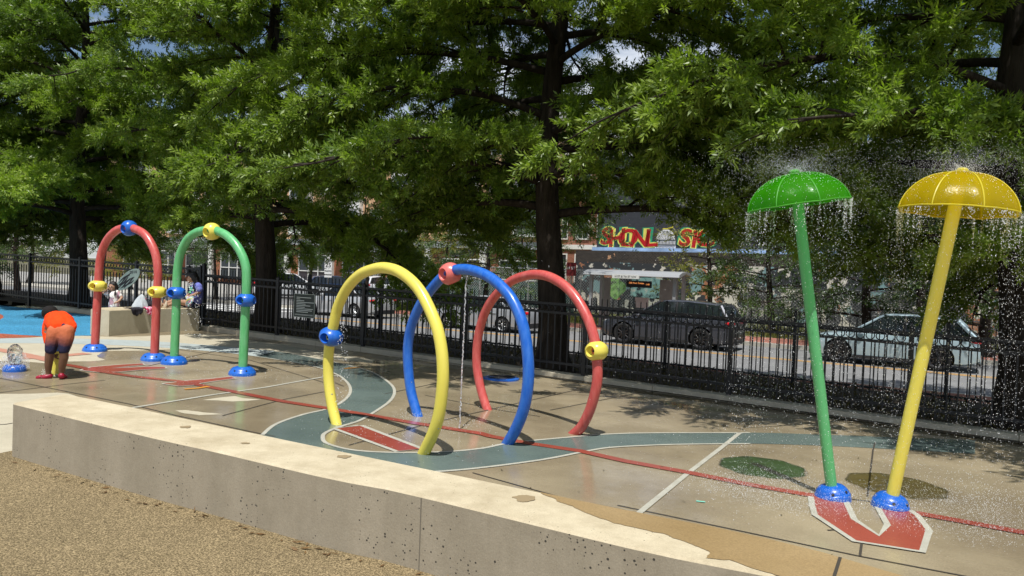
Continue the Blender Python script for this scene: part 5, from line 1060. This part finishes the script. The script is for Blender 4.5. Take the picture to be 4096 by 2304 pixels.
# the seat wall at the back
HS = .52
L1_, R1_ = gp(435, 1345), Vector((-7.12, 17.32, padz(-7.12))); sd_ = (R1_-L1_).normalized(); bk_d = Vector((-sd_.y, sd_.x, 0))
def sw(t, o): p = L1_.lerp(R1_, t)+bk_d*o; return Vector((p.x, p.y, padz(p.x)))
def curve_t(t): return -.10*math.sin(PI*t)*-1
fb = [sw(k/12, .12*math.sin(PI*k/12)) for k in range(13)]; bb_ = [sw(k/12-.0, .62+.1*math.sin(PI*k/12)) for k in range(13)]
bb_[0] = sw(-.04, .42)
seat = empty('seat_wall', sw(.5, .3), 'short pale concrete seat wall at the back, where the woman sits', 'wall')
dz = Vector((0,0,HS)); wallbody([p+dz for p in fb], [p+dz for p in bb_], HS).build('wall_body', [concrete_mat('pale seat concrete', srgb(186, 178, 156), srgb(200, 193, 172), pits=.1, streak=True, scale=1.5), M_WALLTOP], seat)
def stop_(t, o): p = sw(t, o); p.z += HS; return p
# the woman, legs stretched along the seat
W0 = at(774, 1227, 17.3); W0.z = stop_(.97, .3).z; KW = 3036/W0.y/ (1/.2415); KW = .2415*W0.y/3036
def pw(x, y, dy): return at(300+x*.2415, 1000+y*.2415, W0.y+dy)
M_SK2 = skin('light tan skin', (.42, .24, .155)); M_HAIR = mat('long dark hair', (.012, .009, .008), .45, .5, bump=.5, bscale=60, stretch=(6, 6, 1))
wo = empty('person', W0, 'woman in blue T-shirt and navy shorts sitting on the back seat wall, facing left', 'person')
def wl_(f, o): p = stop_(f, o); return p
legs = []
for o, dz_ in ((.22, 0), (.38, .01)):
    a = W0+Vector((0, (o-.3)*.6, .085)); k1 = wl_(.83, o)+Vector((0,0,.125+dz_)); an = wl_(.68, o-.04)+Vector((0,0,.055)); legs.append([(a, .085), (a.lerp(k1, .5)+Vector((0,0,.005)), .077), (k1, .056), (k1.lerp(an, .35), .055), (an, .036)])
    d_ = (an-k1).normalized(); legs.append([(an, .037), (an+d_*.04+Vector((0,0,-.015)), .042), (an+d_*.06+Vector((0,0,.05)), .036), (an+d_*.08+Vector((0,0,.13)), .026)])
arm1 = [(pw(2050, 600, -.16), .058), (pw(2062, 690, -.18), .045), (pw(1985, 740, -.2), .04), (pw(1890, 765, -.2), .028)]
arm2 = [(pw(1930, 610, .14), .055), (pw(1930, 700, .16), .043), (pw(1860, 760, .1), .028)]
hcw = pw(1935, 470, 0)
grow('body', legs+[[(pw(1985, 880, 0), .13), (pw(2010, 770, 0), .115), (pw(2015, 680, 0), .12), (pw(2000, 600, 0), .1), (pw(1975, 545, 0), .05), (pw(1960, 520, 0), .047)], arm1, arm2]+hand(pw(1890, 765, -.2), (-1, .1, -.1), (0, .5, -.8), .022, .07)+hand(pw(1860, 760, .1), (-1, -.1, -.1), (0, -.5, -.8), .022, .07),
     .009, M_SK2, wo, balls=[(hcw, (.09, .075, .11)), (hcw+Vector((-.045, 0, -.06)), (.05, .055, .055)), (pw(1858, 480, 0), (.018, .012, .016)), (pw(1868, 515, 0), (.012, .02, .01)), (hcw+Vector((.01, -.075, -.01)), (.018, .012, .028))], smooth=3)
for p, nm, m_, r in ((pw(1880, 455, -.04), 'eye', M_DARK, (.008, .012, .008)), (pw(1884, 441, -.042), 'eyebrow', M_HAIR, (.012, .012, .005)), (pw(1872, 517, -.012), 'mouth', mat('rose lip', (.35, .1, .09), .5), (.012, .022, .008))): b = MB(); b.ball(p, r, 8, 6); b.build(nm, m_, wo, smooth=True)
grow('hair', [[(pw(1960, 430, 0), .095), (pw(2000, 480, -.01), .09), (pw(2020, 540, -.03), .07), (pw(1985, 610, -.12), .045), (pw(1975, 680, -.13), .03)], [(pw(2010, 520, .02), .08), (pw(2065, 560, .04), .05)], [(pw(1920, 405, 0), .065), (pw(1975, 410, 0), .08)]], .012, M_HAIR, wo, smooth=3)
M_BLUT = cloth('periwinkle T-shirt', srgb(112, 118, 190))
grow('shirt', [[(pw(1995, 840, 0), .142), (pw(2020, 760, 0), .14), (pw(2020, 670, 0), .142), (pw(2000, 600, 0), .115)], [(pw(2025, 590, -.06), .085), (pw(2050, 610, -.15), .082), (pw(2062, 660, -.175), .07)], [(pw(1950, 600, .1), .07), (pw(1930, 660, .15), .06)]], .013, M_BLUT, wo)
grow('shorts', [[(W0+Vector((.02, 0, .09)), .135), (W0+Vector((0, 0, .16)), .14)], [(W0+Vector((0, -.08, .09)), .1), (wl_(.88, .22)+Vector((0,0,.11)), .09)], [(W0+Vector((0, .08, .09)), .1), (wl_(.88, .38)+Vector((0,0,.11)), .09)]], .014, cloth('navy shorts', srgb(40, 46, 70)), wo)
Mt = frame(pw(1925, 665, -.125), Vector((.9, -.35, 0)))
b = MB()
for q in ((-.07, .05, .1), (-.04, .0, .12), (-.07, -.05, .07)): b.tube([Mt@Vector((q[0]+i*q[2]/6, q[1]+.014*math.sin(i*2), .0)) for i in range(7)], .011, 6)
b.build('shirt_print', mat('mint print', srgb(110, 226, 160), .6), wo)
for o in (.20, .36): 
    an = wl_(.655, o-.03)+Vector((0,0,.08)); M_ = Matrix.Translation(an)@Matrix.Rotation(math.atan2(sd_.y, sd_.x), 4, 'Z'); b = MB(); b.ball((0, 0, 0), (.036, .05, .1), 12, 8); b.v = [tuple(M_@Vector(p)) for p in b.v]; b.build('shoe', mat('cream shoe', srgb(214, 196, 172), .8), wo, smooth=True)
# towel on her lap
tw = MB(); vs = []; nx_, ny_ = 12, 14
for j in range(ny_):
    for i in range(nx_):
        a = i/(nx_-1); c = j/(ny_-1); wd_ = .2*(1-c*.55); p = pw(1900, 770, -.27)+Vector(((a-.5)*wd_+.03*math.sin(c*5), -.035*math.sin(a*7+c*3)-.05*c*(1-c), -c*.23+.012*math.sin(a*9))); vs.append(p)
tw.add(vs, [(j*nx_+i, j*nx_+i+1, (j+1)*nx_+i+1, (j+1)*nx_+i) for j in range(ny_-1) for i in range(nx_-1)])
def blotch(name, cols, sc):
    m = mat(name, cols[0], .8, .2); N, Lk, p = nodes(m); t = N.new('ShaderNodeTexCoord'); n = N.new('ShaderNodeTexNoise'); n.inputs['Scale'].default_value = sc; n.inputs['Detail'].default_value = 2; Lk(t.outputs['Object'], n.inputs[0]); r = N.new('ShaderNodeValToRGB'); r.color_ramp.interpolation = 'CONSTANT'
    e = r.color_ramp.elements; e[0].position = 0; e[0].color = (*cols[0], 1); e[1].position = .42; e[1].color = (*cols[1], 1)
    for i, c in enumerate(cols[2:]): q = e.new(.5+.08*i); q.color = (*c, 1)
    Lk(n.outputs['Fac'], r.inputs[0]); Lk(r.outputs[0], p.inputs['Base Color']); return m
o = tw.build('towel', blotch('patterned towel', (srgb(226, 206, 110), srgb(120, 186, 206), srgb(222, 224, 220), srgb(214, 120, 170)), 14), smooth=2); o.modifiers.new('s', 'SOLIDIFY').thickness = .012; apply_mods(o); tag(o, 'pastel patterned towel on the lap of the seated woman', 'towel')
# the girl behind the seat
G0 = Vector((-8.75, 16.75, padz(-8.7))); KG = .2415*G0.y/3036; zs = stop_(.3, .5)
_gz = at(300+650*.2415, 1000+960*.2415, G0.y)
def pg(x, y, dy): return at(300+x*.2415, 1000+y*.2415, G0.y+dy)
gi = empty('person', (pg(650, 960, 0).x, G0.y, G0.z), 'small girl in white printed T-shirt with long dark hair behind the back seat wall', 'person')
hg = pg(622, 610, 0); gzl = G0.z+.03
def low(x, z, dy=0): p = pg(x, 960, dy); return Vector((p.x, p.y, z))
ga1 = [(pg(560, 700, 0), .042), (pg(480, 712, -.04), .033), (pg(495, 680, -.07), .03), (pg(545, 635, -.06), .022)]
ga2 = [(pg(710, 700, 0), .042), (pg(775, 790, -.02), .032), (pg(735, 840, -.1), .027), (pg(690, 868, -.14), .02)]
gz_ = pg(650, 960, 0).z
gl_ = [[(low(x0, gz_-.02), .07), (low(x0, gz_-.22), .05), (low(x0, gzl+.06), .03), (low(x0, gzl), .03)] for x0 in (605, 695)]+[[(low(x0, gzl, 0), .03), (low(x0, gzl-.005, -.09), .024)] for x0 in (605, 695)]
grow('body', gl_+[[(pg(650, 950, 0), .1), (pg(645, 850, 0), .095), (pg(640, 760, 0), .095), (pg(632, 710, 0), .06), (pg(627, 680, 0), .036)], ga1, ga2]+hand(pg(545, 635, -.06), (.6, 0, .5), (.3, .9, 0), .017, .05)+hand(pg(690, 868, -.14), (-.8, 0, -.3), (0, 1, -.2), .017, .05), .0075, M_SK2, gi, balls=[(hg, (.078, .085, .1)), (hg+Vector((-.003, -.03, -.045)), (.055, .055, .055)), (hg+Vector((-.008, -.088, -.012)), (.012, .016, .014))], smooth=3)
for q in (-.032, .026): b = MB(); b.ball(hg+Vector((q-.004, -.08, .008)), (.014, .01, .007), 8, 6); b.build('eye', M_DARK, gi, smooth=True)
b = MB(); b.ball(hg+Vector((-.005, -.082, -.052)), (.02, .01, .006), 8, 6); b.build('mouth', mat('rose lip', (.35, .1, .09), .5), gi, smooth=True)
grow('hair', [[(hg+Vector((.005, .015, .04)), .088), (hg+Vector((.045, .03, -.01)), .07), (pg(690, 660, .03), .035), (pg(660, 740, -.09), .02)], [(hg+Vector((-.04, .02, 0)), .065), (pg(575, 690, -.04), .032), (pg(570, 790, -.09), .022), (pg(558, 850, -.09), .014)]], .009, M_HAIR, gi, smooth=2)
grow('shirt', [[(pg(652, 935, 0), .122), (pg(648, 850, 0), .112), (pg(640, 760, 0), .108), (pg(634, 715, 0), .07)], [(pg(570, 705, 0), .055), (pg(510, 725, -.03), .045)], [(pg(700, 705, 0), .055), (pg(750, 755, -.01), .045)]], .01, blotch('white printed jersey', (srgb(190, 150, 160), srgb(150, 130, 140), srgb(226, 222, 216), srgb(232, 228, 222)), 16), gi)
# oval plaque on a post
pc = at(511, 1121, 17.6); ov = empty('oval_plaque', (pc.x, pc.y, padz(pc.x)), 'tilted oval grey green plaque with black drips, dated 2010, behind the girl', 'plaque')
Mo = Matrix.Translation(pc)@Matrix.Rotation(PI/2, 4, 'X')@Matrix.Rotation(R(43.), 4, 'Z'); b = MB()
oo = [(.345*math.cos(q)*(1+.06*math.cos(q)), .15*math.sin(q)*(1+.12*math.cos(q))) for q in [2*PI*k/48 for k in range(48)]]; b.prism(oo, .03, Mo); b.build('disc', mat('grey green enamel', srgb(132, 148, 142), .3, var=.25, vscale=3), ov, bevel=.006)
b = MB(); b.tube([Vector((pc.x+.02, pc.y+.04, padz(pc.x))), pc+Vector((.02, .04, .05))], .03, 10); b.build('post', M_BLACK, ov)
rg = random.Random(4)
for k in range(7):
    y0 = -.1+k*.032; x1 = .12+.06*math.sin(k*1.3); x0 = -.27+abs(k-3)*.03; b = MB(); pts = []
    wds = []
    for j in range(9): t = j/8; pts.append(Vector((x0+(x1-x0)*t, y0*.9+.012*math.sin(t*6+k*2), .032))); wds.append(.006+.011*math.sin(PI*t)*rg.uniform(.6, 1.3))
    b.tube([Mo@p for p in pts], wds, 6, sq=.25); b.build('drip', M_DARK, ov)
text_on('lettering', '2010', .085, Mo@Matrix.Translation((.235, .045, .031))@Matrix.Rotation(R(-37), 4, 'Z'), M_DARK, ov, extrude=.002, offset=.002)
# bag and clothes on the seat
bgc = stop_(.42, .32); b = MB(); vs = []
for j in range(12):
    t = j/11; r_ = .165*(1-t)**.75*(1 if j else .85)+.018; z = .30*t
    for i in range(20): q = 2*PI*i/20; f = 1+.14*math.sin(5*q+j*.4)*(1-.3*t)+.06*math.sin(11*q); vs.append(bgc+Vector((r_*f*math.cos(q)+.05*t, r_*f*math.sin(q)*.7, z)))
b.add(vs, [(j*20+i, j*20+(i+1) % 20, (j+1)*20+(i+1) % 20, (j+1)*20+i) for j in range(11) for i in range(20)]+[tuple(range(20))[::-1], tuple(220+i for i in range(20))])
bt = empty('plastic_bag', bgc, 'grey plastic carrier bag standing on the back seat wall', 'bag'); b.build('sack', mat('grey film', srgb(186, 192, 196), .35, var=.1, vscale=12), bt, smooth=True)
b = MB(); top = bgc+Vector((.05, 0, .3)); b.tube([top+Vector((0,0,-.02)), top+Vector((-.02, 0, .05)), top+Vector((.01, 0, .1)), top+Vector((.035, 0, .05)), top+Vector((.02, 0, -.02))], .009, 6); b.build('handle', mat('dark handle', (.04, .04, .045), .5), bt)
def drape(name, label, t, o, wdt, hang, lie, m, seed):
    b = MB(); nx_, ny_ = 16, 16; vs = []; e = stop_(t, .12*math.sin(PI*t)); out = -bk_d
    for j in range(ny_):
        c = j/(ny_-1)*(hang+lie)-lie
        for i in range(nx_):
            a = i/(nx_-1)-.5; h_ = hang*(1-.55*abs(mnoise.noise(Vector((a*3, seed, 0))))-.4*abs(a)); q = .02*mnoise.noise(Vector((a*9, c*9, seed)))+.016
            cc = c if c < 0 else c*h_/hang
            p = e+sd_*a*wdt*(1-.2*max(0, c)/hang)
            if c < 0: p = p-out*(-c)+Vector((0,0,q+.012))
            else: p = p+out*(.02+q)+Vector((0,0,-cc+.02))
            vs.append(p)
    b.add(vs, [(j*nx_+i, j*nx_+i+1, (j+1)*nx_+i+1, (j+1)*nx_+i) for j in range(ny_-1) for i in range(nx_-1)])
    o = b.build(name, m, smooth=2); o.modifiers.new('s', 'SOLIDIFY').thickness = .008; apply_mods(o); return tag(o, label, 'clothes')
drape('garment', 'black garment draped over the front edge of the back seat wall', .31, 0, .3, .17, .2, cloth('black cloth', srgb(46, 44, 50)), 1)
drape('garment', 'pink and white garment draped over the front edge of the back seat wall', .46, 0, .26, .17, .15, blotch('pink cloth', (srgb(214, 60, 110), srgb(226, 130, 160), srgb(230, 214, 222), srgb(200, 50, 100)), 18), 5)
bc2 = stop_(.55, .38); b = MB(); b.ball(bc2+Vector((0,0,.075)), (.15, .1, .085), 14, 9); b.tube([bc2+Vector((-.13, 0, .1)), bc2+Vector((-.1, 0, .2)), bc2+Vector((0, 0, .17)), bc2+Vector((.1, 0, .1))], .012, 6)
tag(b.build('shoulder_bag', blotch('black and pink bag', (srgb(40, 40, 46), srgb(50, 50, 56), srgb(60, 60, 66), srgb(170, 60, 90)), 7), smooth=True), 'small black bag with a strap beside the plastic bag on the seat', 'bag')

# dry leaves and a weed along the foot of the wall
rs = np.random.default_rng(8); n = 90; idx = rs.uniform(.5, 28, n); c = np.array([list(fr_[int(i)].lerp(fr_[int(i)+1], i-int(i))+Vector((-.02-.02*q, -.05-.12*q*q, -HW+.012))) for i, q in zip(idx, rs.random(n)**2)])
dv = rs.normal(0, 1, (n, 3)); dv[:, 2] = np.abs(dv[:, 2])*.15; dv /= np.linalg.norm(dv, axis=1)[:, None]; nn_ = np.tile(np.array([0., 0, 1]), (n, 1))+rs.normal(0, .3, (n, 3))
g = leaf_mesh('leaf_litter', c, dv, nn_, rs.uniform(.03, .085, n), rs.uniform(.008, .025, n), rs.random(n), leaf_mat('dry brown leaf', (.1, .055, .025), (.2, .12, .05), .1, .2), None); tag(g, kind='stuff')
n = 70; c = np.array([list(gp(u, v, .012)) for u, v in zip(rs.uniform(1500, 4050, n), rs.uniform(1500, 2240, n))]); dv = rs.normal(0, 1, (n, 3)); dv[:, 2] *= .1; dv /= np.linalg.norm(dv, axis=1)[:, None]
g = leaf_mesh('leaf_litter', c, dv, np.tile(np.array([0., 0, 1]), (n, 1)), rs.uniform(.02, .07, n), rs.uniform(.004, .012, n), rs.random(n), leaf_mat('wet dark leaf', (.05, .035, .015), (.1, .08, .03), .1, .3), None); tag(g, kind='stuff')
# ---------------------------------------------------------------- water
M_WATER = mat('clear water', (.95, .97, 1), .03, trans=1., ior=1.33)
M_DROP = mat('bright water drop', (.95, .97, .98), .12, .9); M_DROP.node_tree.nodes['Principled BSDF'].inputs['Transmission Weight'].default_value = .12  # sun glint on the clear drops is put into the near-white base colour
OCT = np.array([[1,0,0],[-1,0,0],[0,1,0],[0,-1,0],[0,0,1],[0,0,-1]], np.float32); OF = np.array([[0,2,4],[2,1,4],[1,3,4],[3,0,4],[2,0,5],[1,2,5],[3,1,5],[0,3,5]], np.int32)
def drops(name, P, r, st_=1.):
    n = len(P); sc = np.ones((n, 3), np.float32)*r[:, None]; sc[:, 2] *= st_
    V = (P[:, None, :]+OCT[None]*sc[:, None, :]).astype(np.float32); Fc = (OF[None]+np.arange(n)[:, None, None]*6).astype(np.int32)
    me = bpy.data.meshes.new(name); me.vertices.add(6*n); me.vertices.foreach_set('co', V.ravel()); me.loops.add(24*n); me.loops.foreach_set('vertex_index', Fc.ravel()); me.polygons.add(8*n); me.polygons.foreach_set('loop_start', np.arange(0, 24*n, 3, dtype=np.int32))
    try: me.polygons.foreach_set('loop_total', np.full(8*n, 3, np.int32))
    except Exception: pass
    me.polygons.foreach_set('use_smooth', [True]*(8*n)); me.update(calc_edges=True); me.materials.append(M_DROP)
    o = bpy.data.objects.new(name, me); COL.objects.link(o); return tag(o, kind='stuff')
rw = np.random.default_rng(21); PTS = []; RAD = []
def addp(P, r0, r1): P = np.asarray(P); PTS.append(P); RAD.append(r0+(r1-r0)*rw.random(len(P))**2.5)
for mcap, nr_, ns_ in ((mg, 5600, 520), (my, 7600, 640)):
    c, up, rad, M = np.array(mcap['c']), mcap['up'], mcap['rad'], mcap['M']; hd = mcap['hd']; top = np.array(M@Vector((0,0,hd)))
    # curtain falling from the rim
    n = nr_; q = rw.uniform(0, 2*PI, n); rr = rad*(.93+.25*rw.random(n)**2.2); rim = np.array([list(M@Vector((math.cos(a)*b, math.sin(a)*b, 0))) for a, b in zip(q, rr)]); f = rw.random(n)**1.25; gz0 = padz(mcap['c'].x)+.05
    rim[:, 2] = rim[:, 2]*(1-f)+gz0*f; rim[:, :2] += rw.normal(0, .09, (n, 2))*(f[:, None]+.15); addp(rim, .0008, .0032)
    # ropes of drops just below the rim
    for s in range(64):
        a = rw.uniform(0, 2*PI); p0 = np.array(M@Vector((math.cos(a)*rad*.97, math.sin(a)*rad*.97, -.01))); k = rw.integers(10, 40); z = np.sort(rw.random(k))**1.5*rw.uniform(.06, .38); P = np.tile(p0, (k, 1)); P[:, 2] -= z; P[:, :2] += rw.normal(0, .006, (k, 2)); addp(P, .0015, .0045)
    # crown of spray thrown from the top nozzle
    n = 7000; a = rw.uniform(0, 2*PI, n); sp_ = rw.uniform(.25, 1.6, n); t = rw.random(n)*.42; vz = rw.uniform(.1, 1.5, n)
    P = np.stack([top[0]+np.cos(a)*sp_*t*1.9, top[1]+np.sin(a)*sp_*t*1.9, top[2]+vz*t-4.9*t*t*.55+.01], 1)
    loc = (P-c)@np.array(M.to_3x3()); rl = np.hypot(loc[:, 0], loc[:, 1])/rad; dome = np.maximum(0, 1-np.minimum(rl, 1)**2.3)**.62*hd; ok = (rl > 1.02) | (loc[:, 2] > dome+.004); addp(P[ok], .0009, .0021)
    # beads on the skin of the cap
    n = 520; rr = np.sqrt(rw.random(n))*.98; a = rw.uniform(0, 2*PI, n); zz = np.maximum(0, 1-rr**2.3)**.62*hd; P = np.array([list(M@Vector((r*rad*math.cos(b)*.985, r*rad*math.sin(b)*.985, z+.002))) for r, b, z in zip(rr, a, zz)]); addp(P, .0012, .004)
    # splash on the pad
    n = 6000; a = rw.uniform(0, 2*PI, n); rr = rad*(1+rw.normal(.05, .34, n)); x = c[0]+np.cos(a)*rr; y = c[1]+np.sin(a)*rr; z = -SL*x+.028+.13*rw.random(n)**3.2; addp(np.stack([x, y, z], 1), .0008, .0026)
    # drifting fine spray all round
    n = 4200; P = np.stack([c[0]+rw.normal(0, .8, n), c[1]+rw.normal(.2, .8, n), rw.uniform(.05, c[2]+.2, n)], 1); P[:, 2] -= SL*P[:, 0]; addp(P, .0008, .0024)
for (u, v, s, n) in ((1660, 1668, .16, 240), (2010, 1640, .3, 160), (1840, 1710, .22, 340), (1260, 1480, .3, 120), (950, 1495, .5, 500), (700, 1520, .4, 200), (1560, 1760, .5, 400), (2250, 1560, .6, 120), (3950, 2010, .35, 900), (3000, 1970, .35, 700)):
    g_ = gp(u, v); P = np.stack([g_.x+rw.normal(0, s, n), g_.y+rw.normal(0, s, n), np.zeros(n)], 1); P[:, 2] = -SL*P[:, 0]+.026+.07*rw.random(n)**3; addp(P, .0015, .0035)
PP = np.concatenate(PTS); RR = np.concatenate(RAD); drops('water_droplets', PP, RR, 1.5)
def stream(name, label, pts, r, seed, cat='water jet', m=None, k=70):
    rg = random.Random(seed); b = MB(); P = smooth_line([Vector(p) for p in pts], 12); P = resamp(P, k); Q = [p+Vector((rg.gauss(0, r*.35), rg.gauss(0, r*.35), 0)) for p in P]
    b.tube(Q, [r*rg.uniform(.45, 1.25) for _ in Q], 7); o = b.build(name, m or M_WATER, smooth=True); return tag(o, label, cat, None)
# stream falling from the crown of the blue hoop
tp = onplane(1866, 1100, bp_[2], bn); gd_ = gp(1838, 1712, .02); P = [tp.lerp(gd_, (k/10)) for k in range(11)]
for i, p in enumerate(P): p.z = tp.z+(gd_.z-tp.z)*(i/10)
M_STREAM = mat('falling water', (.9, .93, .96), .08, .8, trans=.55, ior=1.33)
stream('water_stream', 'thin broken stream of water falling from the crown of the blue hoop', P, .0085, 3, m=M_STREAM, k=110)
def spray(name, label, p0, v0, T, n, sp, r0, r1, seed, cat='water spray'):
    g_ = np.random.default_rng(seed); t = g_.random(n)**.8*T; v = np.array(v0)[None]+g_.normal(0, sp, (n, 3)); P = np.array(p0)[None]+v*t[:, None]; P[:, 2] -= 4.9*t*t; P = P[P[:, 2] > -SL*P[:, 0]+.02]
    return drops(name, P, r0+(r1-r0)*g_.random(len(P))**2, 1.3)
pbY = onplane(1345, 1330, yp[2], yn); spray('water_spray', '', pbY+Vector((.08, -.1, .12)), (.12, -.1, -.2), .55, 220, .16, .002, .006, 4)
pbG = on(gn, A2, 735, 1165); spray('water_spray', '', pbG+Vector((.1, -.05, .06)), (.25, -.1, 1.), .8, 320, .22, .003, .008, 5)
# dome of water over the ground jet
b = MB(); vs = []; ns_, nr_ = 64, 40
for j in range(nr_):
    t = j/(nr_-1)
    for i in range(ns_):
        q = 2*PI*i/ns_; r_ = .68*(.085+.055*math.sin(PI*min(1, t*1.05))**.8)*(math.cos(t*PI/2)**.45 if t < 1 else 0); z = .095+.27*math.sin(t*PI/2)**.9
        nz = mnoise.noise(Vector((math.cos(q)*2.2, math.sin(q)*2.2, t*5)))*.16+mnoise.noise(Vector((math.cos(q)*5, math.sin(q)*5, t*9)))*.07
        vs.append(jc+Vector((r_*(1+nz)*math.cos(q), r_*(1+nz)*math.sin(q), z*(1+.22*nz))))
b.add(vs, [(j*ns_+i, j*ns_+(i+1) % ns_, (j+1)*ns_+(i+1) % ns_, (j+1)*ns_+i) for j in range(nr_-1) for i in range(ns_)])
tag(b.build('water_dome', M_WATER, smooth=2), 'bubbling dome of clear water above the blue ground jet ring', 'water dome')
n = 2600; a = rw.uniform(0, 2*PI, n); t = rw.random(n); rr = .05+.13*rw.random(n); P = np.stack([jc.x+np.cos(a)*rr, jc.y+np.sin(a)*rr, jc.z+.03+.33*t*np.clip(1.25-rr/.2, .05, 1)], 1); drops('jet_droplets', P, .0015+.004*rw.random(n)**2, 1.2)
n = 300; a = rw.uniform(0, 2*PI, n); rr = .05+.12*rw.random(n); P = np.stack([yc.x+np.cos(a)*rr, yc.y+np.sin(a)*rr-.02, yc.z+.02+.1*rw.random(n)**2], 1); drops('jet_droplets', P, .002+.004*rw.random(n)**2, 1.2)
print('LEAVES', NLEAF, sum(NLEAF))
